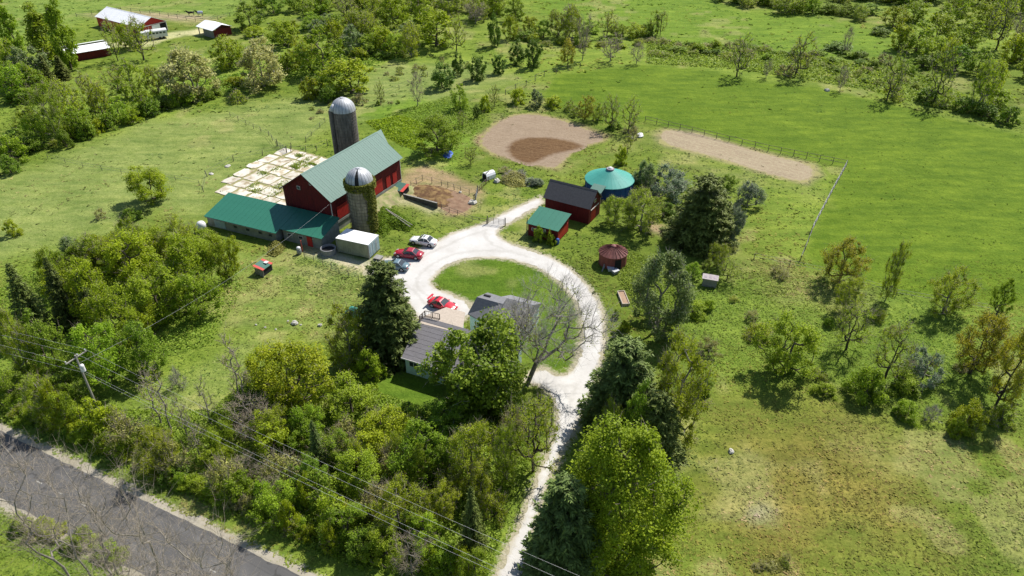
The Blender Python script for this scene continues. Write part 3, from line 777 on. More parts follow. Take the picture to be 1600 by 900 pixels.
# lower annex continuing to the barn wall
ax_, ay_ = on_shed(15.12, 1.15)
annex, q3 = mono_building('milk_house', 'narrow green roofed annex with a red door joining cattle shed and barn', 'shed',
                          ax_, ay_, SA, 8.3, 5.5, 2.15, 3.35, M['block'], M['roof_green'], pw=1.01)
d_ = MB().box(5.1, 6.1, 0.21, 0.30, 0.05, 1.85); child('door', d_.mesh('door', M['red_bright']), annex)
for xx in (1.2, 3.4):
    w_ = child('window', MB().box(xx, xx + 0.9, 0.24, 0.30, 1.0, 1.6).mesh('window', M['white_trim']), annex)
    child('pane', MB().box(xx + 0.07, xx + 0.83, 0.225, 0.24, 1.06, 1.54).mesh('pane', M['glass']), w_)
child('panel_door', MB().box(1.9, 4.2, 0.2, 0.3, 0.2, 1.55).mesh('panel_door', M['blue_panel']), shed)
for xx in (6.0, 8.6, 11.2, 13.3):
    w_ = child('window', MB().box(xx, xx + 0.8, 0.24, 0.30, 0.9, 1.45).mesh('window', M['grey_board']), shed)
    child('pane', MB().box(xx + 0.07, xx + 0.73, 0.225, 0.24, 0.95, 1.4).mesh('pane', M['glass']), w_)
child('gutter', MB().box(0.3, 14.8, -0.07, 0.0, 1.79, 1.89).mesh('gutter', M['grey_board']), shed)

# ------------------------------------------------------------------ silos
def silo(name, label, x, y, r, hz, mstave, crack=False, chute=None, ang0=0.0):
    t = thing(name, label, 'silo', (x, y, 0))
    # staves: narrow vertical slabs in courses
    n = 30
    st = MB()
    for i in range(n):
        a0 = 2 * math.pi * i / n + 0.012; a1 = 2 * math.pi * (i + 1) / n - 0.012
        rr_ = r + (0.02 if i % 2 else 0.0)
        p = [(rr_ * math.cos(a), rr_ * math.sin(a)) for a in (a0, a1)] + [((r - 0.12) * math.cos(a), (r - 0.12) * math.sin(a)) for a in (a1, a0)]
        st.prism(p[::-1] if False else [p[3], p[0], p[1], p[2]], 0, hz)
    st.lathe([(r - 0.06, 0), (r - 0.06, hz - 0.02)], 30)
    child('stave', st.mesh('stave', mstave), t, kind='stuff')
    hp = MB(); z = 0.4
    while z < hz - 0.1:
        hp.lathe([(r + 0.02, z), (r + 0.055, z + 0.01), (r + 0.055, z + 0.04), (r + 0.02, z + 0.05)], 30); z += 0.62
    child('hoop', hp.mesh('hoop', M['hoop']), t, kind='stuff')
    # dome of curved steel gores
    g = 22
    for i in range(g):
        a0 = 2 * math.pi * i / g; a1 = 2 * math.pi * (i + 1) / g
        gm = MB(); k = 7; vs = []
        for j in range(k + 1):
            e = j / k * math.radians(86)
            for a in (a0 + 0.012, (a0 + a1) / 2, a1 - 0.012):
                bulge = 0.03 if a == (a0 + a1) / 2 else 0
                vs.append(((r + 0.04 + bulge) * math.cos(e) * math.cos(a), (r + 0.04 + bulge) * math.cos(e) * math.sin(a), hz + 0.02 + (r * 1.03 + bulge) * math.sin(e)))
        gm.add(vs, [(j * 3 + c, j * 3 + c + 1, j * 3 + 4 + c, j * 3 + 3 + c) for j in range(k) for c in (0, 1)])
        if crack is not False and i == crack:
            child('dome_gap', gm.mesh('dome_gap', M['dark']), t, label='missing gore leaving a dark gap in the dome')
        else:
            child('dome_panel', gm.mesh('dome_panel', M['galv'], smooth=True), t)
    child('dome_lining', MB().lathe([((r - 0.05) * math.cos(e), hz + (r - 0.02) * math.sin(e)) for e in [math.radians(x) for x in range(0, 91, 10)]], 22).mesh('dome_lining', M['dark']), t)
    child('vent_cap', MB().lathe([(0.0, hz + r * 1.03 + 0.16), (0.3, hz + r * 1.03 + 0.13), (0.32, hz + r * 1.03 + 0.02), (0.3, hz + r * 1.03 - 0.1)], 12).mesh('vent_cap', M['galv']), t)
    if chute is not None:
        a = chute; cx, cy = (r + 0.32) * math.cos(a), (r + 0.32) * math.sin(a)
        cm = MB().tube((cx, cy, 0.3), (cx, cy, hz + 0.3), 0.42, n=10)
        child('chute', cm.mesh('chute', mstave), t)
        hm = MB()
        hm.tube((cx * 0.9, cy * 0.9, hz + 0.25), (cx * 0.72, cy * 0.72, hz + 1.5), 0.62, 0.25, n=10)
        child('dormer', hm.mesh('dormer', M['galv'], smooth=True), t)
    else:
        lm_ = MB(); a = math.radians(200); u = Vector((math.cos(a), math.sin(a), 0)); v = Vector((-math.sin(a), math.cos(a), 0))
        for s in (-0.2, 0.2): lm_.tube(u * (r + 0.15) + v * s + Vector((0, 0, 0.5)), u * (r + 0.15) + v * s + Vector((0, 0, hz)), 0.03, n=4)
        z = 0.7
        while z < hz: lm_.tube(u * (r + 0.15) + v * -0.2 + Vector((0, 0, z)), u * (r + 0.15) + v * 0.2 + Vector((0, 0, z)), 0.02, n=4); z += 0.4
        child('ladder', lm_.mesh('ladder', M['hoop']), t)
    EXCL.append(np.array([(x + (r + .1) * math.cos(2 * math.pi * i / 12), y + (r + .1) * math.sin(2 * math.pi * i / 12)) for i in range(12)]))
    return t
NS = (-25.1, 110.0); NSR = 2.2; NSH = 9.0
near_silo = silo('silo', 'ivy covered concrete silo in front of the barn with a split grey dome', NS[0], NS[1], NSR, NSH, M['stave2'], crack=16)
FS = (-32.5, 136.5); FSH = 11.3
far_silo = silo('silo', 'tall concrete silo behind the barn with shiny domed cap and side chute', FS[0], FS[1], 2.3, FSH, M['stave'], chute=math.radians(215))

# ------------------------------------------------------------------ concrete yard behind the barn
cb, sb = math.cos(BA), math.sin(BA)
def on_barn(u, v): return (BO[0] + u * cb - v * sb, BO[1] + u * sb + v * cb)
def on_yard(u, v): return (YO[0] + u * cb - v * sb, YO[1] + u * sb + v * cb)
# earth bank against the long wall
bk = MB(); nb = 22
prof = []
for i in range(nb + 1):
    u_ = 6.5 + (BL - 6.0) * i / nb; hgt = BZ * min(1, (i + .3) / 5) * min(1, (nb - i + 1.2) / 3); wd_ = 2.6 + .5 * math.sin(i * 1.7)
    prof += [(*on_barn(u_, .5), hgt * .97), (*on_barn(u_, -.6), hgt * .93), (*on_barn(u_, -wd_ * .6), hgt * .45), (*on_barn(u_, -wd_), -.03)]
bk.add(prof, [(i * 4 + k, i * 4 + k + 1, i * 4 + k + 5, i * 4 + k + 4)[::-1] for i in range(nb) for k in range(3)])
M['bank'] = mat('sandy_bank', (.34, .28, .16), (.17, .21, .06), 1.1, .95, bump=.6)
tag(link(bpy.data.objects.new('earth_bank', bk.mesh('earth_bank', M['bank'], True))), kind='structure')
yard = MB()
yb = [on_yard(-0.6, 11.3), on_yard(21.8, 11.3), on_yard(22.2, 29.6), on_yard(19.8, 31.2), on_yard(1.0, 28.6)]
yard.prism([(a, b) for a, b in yb], 0.0, 0.05)
M['yard_bed'] = mat('weedy_joint_soil', (0.34, 0.28, 0.16), (0.17, 0.2, 0.05), 1.2, 0.95)
yard_o = tag(link(bpy.data.objects.new('concrete_yard', yard.mesh('concrete_yard', M['yard_bed']))), kind='structure')
EXCL.append(np.array(yb))
rr = random.Random(12)
us = [-0.4, 3.4, 6.6, 10.6, 14.0, 18.0, 21.8]
vs_ = [11.4, 15.0, 18.2, 21.8, 25.2, 28.6, 31.6]
for i in range(len(us) - 1):
    off = rr.uniform(-1.1, 1.1)
    for j in range(len(vs_) - 1):
        u0, u1 = us[i] + rr.uniform(0.04, 0.16), us[i + 1] - rr.uniform(0.04, 0.16)
        v0, v1 = vs_[j] + off + rr.uniform(0.04, 0.16), vs_[j + 1] + off - rr.uniform(0.04, 0.16)
        cu, cv = (u0 + u1) / 2, (v0 + v1) / 2
        if cv > 29.4 + 0.1 * cu or cv < 11.8: continue
        ra_ = rr.gauss(0, .022); cu += rr.gauss(0, .07); cv += rr.gauss(0, .07)
        corners = [(cu + (a_ - (u0 + u1) / 2) * math.cos(ra_) - (b_ - (v0 + v1) / 2) * math.sin(ra_), cv + (a_ - (u0 + u1) / 2) * math.sin(ra_) + (b_ - (v0 + v1) / 2) * math.cos(ra_)) for a_, b_ in ((u0, v0), (u1, v0), (u1, v1), (u0, v1))]
        pts = []
        for k in range(4):      # chipped corners and slightly broken edges
            a = np.array(corners[k]); b = np.array(corners[(k + 1) % 4])
            for tt in (0.08, 0.35, 0.65, 0.92):
                p = a + (b - a) * tt; n_ = np.array([-(b - a)[1], (b - a)[0]]) / np.linalg.norm(b - a)
                p = p + n_ * abs(rr.gauss(0, 0.17)); pts.append(on_yard(*p))
        child('slab', MB().prism(pts, 0.04, 0.11 + rr.uniform(0, 0.03)).mesh('slab', M['slab']), yard_o)

# ------------------------------------------------------------------ storage container beside the near silo
CO = (-28.37, 102.29); CA = math.radians(-21.3)
ct = thing('storage_container', 'long grey green storage container with white roof parked below the ivy silo', 'container', (*CO, 0), CA)
foot(*CO, CA, 6.0, 3.4)
cm = MB().box(0.05, 5.95, 0.05, 3.35, 0.15, 2.6)
child('body', cm.mesh('body', M['container']), ct)
rb = MB()
for i in range(14): 
    xx = 0.3 + i * 0.415
    rb.box(xx, xx + 0.16, 0.0, 0.05, 0.25, 2.55); rb.box(xx, xx + 0.16, 3.35, 3.4, 0.25, 2.55)
child('side_rib', rb.mesh('side_rib', M['container']), ct, kind='stuff')
child('roof', MB().box(0, 6.0, 0, 3.4, 2.6, 2.68).mesh('roof', M['container_roof']), ct)
for k in (0, 1):
    dd = child('door', MB().box(5.95, 6.02, 0.15 + k * 1.58, 1.68 + k * 1.57, 0.25, 2.5).mesh('door', M['blue_panel']), ct)
    child('lock_bar', MB().box(6.02, 6.06, 0.5 + k * 1.9, 0.56 + k * 1.9, 0.3, 2.45).box(6.02, 6.06, 1.2 + k * 0.9, 1.26 + k * 0.9, 0.3, 2.45).mesh('lock_bar', M['white_trim']), dd)
for xx in (0.0, 5.86):
    child('corner_post', MB().box(xx, xx + 0.14, 0.0, 0.14, 0.0, 2.6).mesh('corner_post', M['grey_board']), ct)
st_ = thing('loading_step', 'small grey wooden step at the container doors', 'step', (*W(587, 404)[:2], 0), CA)
child('tread', MB().box(-0.2, 1.1, -0.5, 0.7, 0.28, 0.36).mesh('tread', M['grey_board']), st_)
child('support', MB().box(-0.1, 0.0, -0.4, 0.6, 0, 0.28).box(0.9, 1.0, -0.4, 0.6, 0, 0.28).mesh('support', M['grey_board']), st_)

# ------------------------------------------------------------------ red shed with charcoal roof, and the small green roofed one
RO = (5.45, 115.7); RA = math.radians(-29.8)
rs, q4 = gable_building('tool_barn', 'red board shed with charcoal shingle gable roof beside the teal yurt', 'shed', *RO, RA, 9.1, 5.2, 3.05, 5.5,
                        M['barn_red'], M['shingle_dark'], pw=9.1, oh=0.3, board=0.35)
foot(*RO, RA, 9.1, 5.2)
dr = MB().box(8.72, 8.8, 1.2, 3.2, 0.1, 2.3); child('door', dr.mesh('door', M['red_bright']), rs)
child('door_rail', MB().box(8.8, 8.88, 0.9, 4.2, 2.35, 2.5).mesh('door_rail', M['white_trim']), rs)
w_ = child('window', MB().box(8.79, 8.86, 2.2, 2.95, 3.3, 3.95).mesh('window', M['white_trim']), rs)
child('pane', MB().box(8.86, 8.875, 2.27, 2.88, 3.37, 3.88).mesh('pane', M['glass']), w_)
GO = (2.3, 107.75); GA = math.radians(-28.5)
gs, q5 = mono_building('chicken_shed', 'small red shed with sloping bright green roof in front of charcoal roofed shed', 'shed', *GO, GA, 6.0, 5.1, 2.35, 3.2,
                       M['barn_red'], M['roof_green'], pw=1.0)
child('sign_board', MB().box(3.15, 3.65, 0.2, 0.29, 1.3, 2.0).mesh('sign_board', M['white_trim']), gs)
child('side_panel', MB().box(5.7, 5.76, 0.5, 4.4, 0.2, 1.9).mesh('side_panel', M['red_bright']), gs)
w_ = child('window', MB().box(1.0, 1.8, 0.24, 0.3, 1.1, 1.7).mesh('window', M['white_trim']), gs)
child('pane', MB().box(1.07, 1.73, 0.225, 0.24, 1.16, 1.64).mesh('pane', M['glass']), w_)
lp = thing('lean_pole', 'tall dark post standing at the left corner of the green roofed shed', 'post', (*W(823, 368)[:2], 0))
child('shaft', MB().tube((0, 0, 0), (0.05, 0, 3.4), 0.09, 0.07).mesh('shaft', M['post']), lp)
bb = thing('blue_barrel', 'bright blue barrel by the right corner of the green roofed shed', 'barrel', (*W(871, 381)[:2], 0))
child('drum', MB().lathe([(0.0, 0.0), (0.28, 0), (0.31, 0.3), (0.31, 0.6), (0.28, 0.9), (0, 0.9)], 14).mesh('drum', M['blue_tarp'], True), bb)
child('lid', MB().lathe([(0.0, 0.95), (0.3, 0.94), (0.3, 0.88)], 14).mesh('lid', M['blue_canvas'], True), bb)

# ------------------------------------------------------------------ yurt
yx, yy_ = 18.2, 125.1; YR = 4.6
yt = thing('yurt', 'round blue walled yurt with smooth teal conical roof', 'yurt', (yx, yy_, 0))
child('wall', MB().lathe([(YR - 0.15, 0), (YR - 0.15, 2.35)], 40).mesh('wall', M['blue_canvas'], True), yt)
ng = 16; rf = []
for i in range(ng):
    a0 = 2 * math.pi * i / ng; a1 = 2 * math.pi * (i + 1) / ng; g = MB(); vs = []
    for r_, z_ in ((YR + 0.05, 2.22), (YR, 2.3), (YR * 0.55, 3.2), (0.6, 4.15)):
        for a in (a0 + 0.002, (a0 + a1) / 2, a1 - 0.002):
            vs.append((r_ * math.cos(a), r_ * math.sin(a), z_))
    g.add(vs, [(k * 3 + c, k * 3 + c + 1, k * 3 + 4 + c, k * 3 + 3 + c) for k in range(3) for c in (0, 1)])
    child('roof_panel', g.mesh('roof_panel', M['roof_teal']), yt)
child('crown_ring', MB().lathe([(0.72, 4.05), (0.75, 4.3), (0.5, 4.38), (0.45, 4.25)], 20).mesh('crown_ring', M['mauve'], True), yt)
child('skylight_dome', MB().lathe([(0.5, 4.3), (0.4, 4.5), (0.2, 4.62), (0, 4.66)], 16).mesh('skylight_dome', M['white'], True), yt)
ug = MB()
for i in range(24):
    a = 2 * math.pi * i / 24 + 0.1; ug.box(0, 0.0, 0, 0, 0, 0) if False else ug.tube(((YR - 0.12) * math.cos(a), (YR - 0.12) * math.sin(a), 0), ((YR - 0.12) * math.cos(a), (YR - 0.12) * math.sin(a), 2.25), 0.035, n=4)
child('wall_batten', ug.mesh('wall_batten', M['blue_canvas']), yt)
EXCL.append(np.array([(yx + YR * math.cos(2 * math.pi * i / 20), yy_ + YR * math.sin(2 * math.pi * i / 20)) for i in range(20)]))
pc = W(934, 296, 2.3)
pch = thing('porch_roof', 'small pale teal porch roof between yurt and charcoal roofed shed', 'porch', (pc.x, pc.y, 0), math.radians(-28))
child('roof', MB().hexa([(-1.3, -1.2, 2.2), (1.1, -1.2, 2.2), (1.1, 1.3, 2.6), (-1.3, 1.3, 2.6), (-1.3, -1.2, 2.27), (1.1, -1.2, 2.27), (1.1, 1.3, 2.67), (-1.3, 1.3, 2.67)]).mesh('roof', M['roof_pale']), pch)
for a, b in ((-1.2, -1.1), (1.0, -1.1), (-1.2, 1.2), (1.0, 1.2)):
    child('post', MB().box(a, a + 0.1, b, b + 0.1, 0, 2.2).mesh('post', M['grey_board']), pch)

# ------------------------------------------------------------------ rusty grain bin
gx_, gy_ = 15.95, 99.1; GR = 2.2
gb = thing('grain_bin', 'round rusty red grain bin with ribbed maroon conical roof', 'grain bin', (gx_, gy_, 0))
ns = 22
for i in range(ns):
    a0 = 2 * math.pi * i / ns; a1 = 2 * math.pi * (i + 1) / ns; am = (a0 + a1) / 2
    g = MB(); vs = []
    for r_, z_ in ((GR + 0.12, 2.1), (0.42, 3.05)):
        for a in (a0 + 0.01, a1 - 0.01): vs.append((r_ * math.cos(a), r_ * math.sin(a), z_))
        vs.append((r_ * math.cos(a1), r_ * math.sin(a1), z_ + 0.09))
    g.add(vs, [(0, 1, 4, 3), (1, 2, 5, 4), (3, 4, 1, 0)])
    child('roof_panel', g.mesh('roof_panel', M['rust_roof']), gb)
    ws = MB(); vs = [((GR) * math.cos(a), (GR) * math.sin(a), z_) for z_ in (0, 2.15) for a in (a0 + 0.006, a1 - 0.006)]
    ws.add(vs, [(0, 1, 3, 2)])
    child('wall_sheet', ws.mesh('wall_sheet', M['rust_wall']), gb)
child('cap', MB().lathe([(0.0, 3.3), (0.3, 3.25), (0.42, 3.1), (0.46, 2.98), (0.4, 2.95)], 14).mesh('cap', M['rust_roof'], True), gb)
child('lining', MB().lathe([(GR - 0.06, 0), (GR - 0.06, 2.1), (0.3, 2.98)], 22).mesh('lining', M['rust_wall']), gb)
dv = MB(); a = math.radians(-75); u = Vector((math.cos(a), math.sin(a), 0)); v = Vector((-math.sin(a), math.cos(a), 0))
p = [u * (GR + 0.02) + v * -0.5, u * (GR + 0.06) + v * 0.5]
dv.hexa([p[0], p[1], p[1] - u * 0.2, p[0] - u * 0.2] + [w_ + Vector((0, 0, 1.8)) for w_ in (p[0], p[1], p[1] - u * 0.2, p[0] - u * 0.2)])
child('door', dv.mesh('door', M['dark']), gb)
EXCL.append(np.array([(gx_ + GR * math.cos(2 * math.pi * i / 12), gy_ + GR * math.sin(2 * math.pi * i / 12)) for i in range(12)]))
for lbl, (a, b), h in (('grey plank leaning on the left side of the rusty grain bin', ((941, 421), (947, 410)), 1.9), ('grey plank propped across the front of the rusty grain bin', ((940, 423), (952, 407)), 1.3)):
    A = W(*a); B = W(*b); B.z = h
    o = bpy.data.objects.new('plank', MB().tube(A + Vector((0, -0.3, 0)), Vector((B.x, B.y - 0.5, h)), 0.1, n=4).mesh('plank', M['grey_board']))
    tag(link(o), lbl, 'plank')

# ------------------------------------------------------------------ farmhouse: low front wing, roof deck, hipped rear part
HO = (-14.0, 72.3); HA = math.radians(-24.5)
hs = thing('farmhouse', 'mint sided farmhouse with grey shingle roofs and a roof deck, half hidden under the trees', 'house', (*HO, 0), HA)
HL, HD = 13.5, 7.6
SK = -1.7                                   # the left side runs back at a slant
_hc, _hs = math.cos(HA), math.sin(HA)
def hl(px, py, z):
    p = W(px, py, z); dx, dy = p.x - HO[0], p.y - HO[1]
    return (dx * _hc + dy * _hs, -dx * _hs + dy * _hc)
child('wall', MB().box(0.3, HL - .3, 0.3, 0.48, 0, 2.62).mesh('wall', M['siding']), hs)
child('wall', MB().hexa([(0.302, 0.48, 0), (0.48, 0.48, 0), (0.48 + SK, HD, 0), (0.302 + SK, HD, 0), (0.302, 0.48, 2.6), (0.48, 0.48, 2.6), (0.48 + SK, HD, 3.1), (0.302 + SK, HD, 3.1)]).mesh('wall', M['siding']), hs)
child('wall', MB().box(HL - 0.48, HL - .302, 0.48, HD, 0, 2.6).mesh('wall', M['siding']), hs)
child('wall', MB().box(0.3 + SK, HL - .3, HD, HD + 0.18, 0, 3.0).mesh('wall', M['siding']), hs)
sd_ = MB()
for k in range(12): sd_.box(0.3, HL - .3, 0.275, 0.302, 0.1 + k * 0.21, 0.1 + k * 0.21 + 0.03)
child('clapboard', sd_.mesh('clapboard', M['siding']), hs, kind='stuff')
nrow = 10
for k in range(nrow):
    ya = -0.1 + k * (HD + 0.3) / nrow; yb2 = ya + (HD + .3) / nrow * 1.06; za = 2.62 + k * .75 / nrow; sa = SK * ya / HD; sb_ = SK * yb2 / HD
    child('shingle_course', MB().hexa([(sa, ya, za), (HL, ya, za), (HL, yb2, za + 0.07), (sb_, yb2, za + 0.07), (sa, ya, za + 0.03), (HL, ya, za + 0.03), (HL, yb2, za + 0.088), (sb_, yb2, za + 0.088)]).mesh('shingle_course', M['shingle']), hs)
child('eave_board', MB().box(-0.02, HL, -0.15, -0.1, 2.5, 2.68).mesh('eave_board', M['white_trim']), hs)
for xx, w2, zz, h2 in ((0.9, 1.3, 1.35, 1.0), (3.6, 0.4, 1.6, 0.4), (5.6, 1.5, 1.3, 1.05), (9.0, 1.2, 1.3, 1.0), (11.4, 1.0, 1.3, 1.0)):
    w_ = child('window', MB().box(xx, xx + w2, 0.23, 0.3, zz, zz + h2).mesh('window', M['white_trim']), hs)
    k = 2 if w2 > 1 else 1
    for i in range(k):
        child('pane', MB().box(xx + 0.06 + i * w2 / 2, xx + w2 / k - 0.05 + i * w2 / 2, 0.215, 0.23, zz + 0.06, zz + h2 - 0.06).mesh('pane', M['glass']), w_)
dk = [hl(a, b, 3.3) for a, b in ((656, 505), (722, 521), (727, 488), (697, 480), (664, 493))]
child('deck_floor', MB().prism(dk, 3.2, 3.3).mesh('deck_floor', M['deck']), hs)
ctr = np.mean(np.array(dk), axis=0)
child('deck_block', MB().prism([tuple(ctr + (np.array(q_) - ctr) * .9) for q_ in dk], 0, 3.2).mesh('deck_block', M['siding']), hs)
rl = MB(); rails_ = [hl(656, 502, 3.3), hl(664.5, 494, 3.3), hl(687, 499, 3.3)]
for a, b in ((rails_[0], rails_[1]), (rails_[1], rails_[2])):
    A = Vector((*a, 0)); B = Vector((*b, 0))
    for zz in (3.4, 4.2): rl.tube(A + Vector((0, 0, zz)), B + Vector((0, 0, zz)), 0.05, n=4)
    for i in range(9):
        p = A.lerp(B, i / 8); rl.tube(p + Vector((0, 0, 3.3)), p + Vector((0, 0, 4.2)), 0.02 if i % 4 else 0.075, n=4)
child('deck_railing', rl.mesh('deck_railing', M['rail']), hs)
T4 = [hl(a, b, 5.2) for a, b in ((745, 464), (786, 475), (792, 466), (762, 457))]
B4 = [hl(731, 490, 3.3), hl(770, 512, 3.3)]
B4 += [(T4[2][0] + 1.2, T4[2][1] + 1.2), (T4[3][0] - .8, T4[3][1] + 1.4)]
rf_ = MB().add([(*q_, 3.3) for q_ in B4] + [(*q_, 5.2) for q_ in T4] + [(*q_, 3.15) for q_ in B4], [(0, 1, 5, 4), (1, 2, 6, 5), (2, 3, 7, 6), (3, 0, 4, 7), (4, 5, 6, 7), (8, 9, 1, 0), (9, 10, 2, 1), (10, 11, 3, 2), (11, 8, 0, 3), (11, 10, 9, 8)])
child('roof', rf_.mesh('roof', M['shingle_light']), hs, label='light grey hipped rear roof with a black skylight')
c4 = np.mean(np.array(B4), axis=0)
child('wall', MB().prism([tuple(c4 + (np.array(q_) - c4) * .92) for q_ in B4], 0, 3.15).mesh('wall', M['siding']), hs)
k1 = hl(762, 462.5, 5.22)
child('skylight', MB().box(k1[0] - .55, k1[0] + .45, k1[1] - .15, k1[1] + .15, 5.2, 5.32).mesh('skylight', M['dark']), hs)
g1 = hl(800, 478, 3.6)
gx0, gy0 = g1
child('roof', MB().add([(gx0 - 1.6, gy0 - 3.4, 3.1), (gx0 + 3.2, gy0 - 3.4, 3.1), (gx0 + 3.2, gy0, 4.7), (gx0 - 1.6, gy0, 4.7), (gx0 + 3.2, gy0 + 3.0, 3.1), (gx0 - 1.6, gy0 + 3.0, 3.1), (gx0 - 1.6, gy0 - 3.4, 2.95), (gx0 + 3.2, gy0 - 3.4, 2.95), (gx0 + 3.2, gy0 + 3.0, 2.95), (gx0 - 1.6, gy0 + 3.0, 2.95)],
      [(0, 1, 2, 3), (3, 2, 4, 5), (1, 4, 2), (5, 0, 3), (6, 7, 1, 0), (7, 8, 4, 1), (8, 9, 5, 4), (9, 6, 0, 5), (9, 8, 7, 6)]).mesh('roof', M['shingle_light']), hs, label='small grey gable roof at the right end')
child('wall', MB().box(gx0 - 1.3, gx0 + 2.9, gy0 - 3.1, gy0 + 2.7, 0, 2.95).mesh('wall', M['siding']), hs)
foot(*HO, HA, HL, HD + 3)
EXCL.append(np.array([(HO[0] + a * _hc - b * _hs, HO[1] + a * _hs + b * _hc) for a, b in B4]))
EXCL.append(np.array([(HO[0] + a * _hc - b * _hs, HO[1] + a * _hs + b * _hc) for a, b in ((gx0 - 1.3, gy0 - 3), (gx0 + 2.9, gy0 - 3), (gx0 + 2.9, gy0 + 2.7), (gx0 - 1.3, gy0 + 2.7))]))

# ------------------------------------------------------------------ distant farm
pb, q6 = gable_building('machine_shed', 'far red pole barn with wide white roof and open door behind the horse trailer', 'barn', -107.6, 236.5, math.radians(146), 23.8, 9.6, 2.9, 5.0,
                        M['red_bright'], M['white_metal'], pw=1.2, oh=0.3)
child('door', MB().box(0.2, 0.28, 2.6, 5.3, 0.1, 2.6).mesh('door', M['white_metal']), pb)
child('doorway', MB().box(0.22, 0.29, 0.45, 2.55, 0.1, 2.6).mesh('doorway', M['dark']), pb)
child('door_track', MB().box(0.15, 0.29, 0.3, 9.2, 2.7, 2.9).mesh('door_track', M['white_trim']), pb)
child('corner_board', MB().box(0.2, 0.29, 0.22, 0.42, 0, 2.8).mesh('corner_board', M['white_trim']), pb)
child('corner_board', MB().box(0.2, 0.29, 9.2, 9.38, 0, 2.8).mesh('corner_board', M['white_trim']), pb)
s3 = thing('loafing_shed', 'small open fronted dark shed with bright white roof near the far horses', 'shed', (-97.0, 232.3, 0), math.radians(-38))
child('wall', MB().box(0.2, 8.6, 6.0, 6.15, 0, 2.6).mesh('wall', M['barn_red']), s3)
child('wall', MB().box(8.45, 8.6, 0.2, 6.0, 0, 2.4).mesh('wall', M['barn_red']), s3)
child('wall', MB().box(3.2, 8.45, 0.2, 0.35, 0, 2.2).mesh('wall', M['grey_board']), s3)
for xx in (0.2, 2.9): child('post', MB().box(xx, xx + 0.22, 0.2, 0.42, 0, 2.4).mesh('post', M['grey_board']), s3)
pmr = MB().box(0.004, 1.1, 0, 3.75, 0, 0.06).mesh('roof_panel', M['white_metal'])
for i in range(8):
    child('roof_panel', pmr, s3, (i * 1.105, -0.3, 2.4), (math.atan2(1.2, 3.5), 0, 0))
    child('roof_panel', pmr, s3, ((i + 1) * 1.105, 6.7, 2.4), (math.atan2(1.2, 3.5), 0, math.pi))
s2 = thing('stable', 'far low dark stable with two stepped white roofs at the edge of the lawn', 'stable', (-122.5, 203.0, 0), math.radians(38))
def slopebox(x0, x1, y0, y1, za, zb, t=0.07):
    return MB().hexa([(x0, y0, za), (x1, y0, za), (x1, y1, zb), (x0, y1, zb), (x0, y0, za + t), (x1, y0, za + t), (x1, y1, zb + t), (x0, y1, zb + t)])
child('wall', MB().box(0.3, 11.3, 0.3, 0.45, 0, 2.1).mesh('wall', M['barn_red']), s2)
child('wall', MB().box(0.3, 0.45, 0.45, 7.7, 0, 2.2).mesh('wall', M['block']), s2)
child('wall', MB().box(11.15, 11.3, 0.45, 7.7, 0, 2.2).mesh('wall', M['block']), s2)
child('wall', MB().box(0.3, 11.3, 7.55, 7.7, 0, 2.2).mesh('wall', M['barn_red']), s2)
for i in range(4):
    child('roof_panel', slopebox(i * 2.9, i * 2.9 + 2.86, 0, 4.0, 2.15, 3.0).mesh('roof_panel', M['white_metal']), s2)
    child('roof_panel', slopebox(i * 2.9, i * 2.9 + 2.86, 4.3, 8.0, 3.35, 2.6).mesh('roof_panel', M['white_metal']), s2)
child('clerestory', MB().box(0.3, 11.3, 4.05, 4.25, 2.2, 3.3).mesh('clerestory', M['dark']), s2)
for p in ((-107.6, 236.5, math.radians(146), 23.8, 9.6), (-97, 232.3, math.radians(-38), 8.8, 6.6), (-122.5, 203, math.radians(38), 11.6, 8)): foot(*p)

# horse trailer
ht = thing('horse_trailer', 'white livestock trailer parked on the pale track before the far red pole barn', 'trailer', (-107.5, 227.3, 0), math.radians(31))
child('body', MB().xprism([(-1.1, 0.6), (1.1, 0.6), (1.1, 2.5), (0.8, 2.75), (-0.8, 2.75), (-1.1, 2.5)], -2.9, 2.9).mesh('body', M['white']), ht)
child('nose', MB().hexa([(-5.2, -0.9, 1.5), (-2.92, -1.05, 1.5), (-2.92, 1.05, 1.5), (-5.2, 0.9, 1.5), (-5.0, -0.8, 2.4), (-2.92, -1.05, 2.6), (-2.92, 1.05, 2.6), (-5.0, 0.8, 2.4)]).mesh('nose', M['white']), ht)
for k in range(5): child('window', MB().box(-2.3 + k * 1.0, -1.6 + k * 1.0, -1.13, -1.1, 1.7, 2.15).mesh('window', M['glass']), ht)
child('window', MB().box(-4.6, -3.9, -1.03, -0.95, 1.8, 2.1).mesh('window', M['glass']), ht)
wm = MB().tube((0, -0.12, 0), (0, 0.12, 0), 0.38, n=14).mesh('wheel', M['tire'])
for xx in (0.6, 1.6):
    for yy in (-1.0, 1.0): child('wheel', wm, ht, (xx, yy, 0.38))
child('jack', MB().box(-4.7, -4.6, -0.05, 0.05, 0, 1.5).mesh('jack', M['grey']), ht)

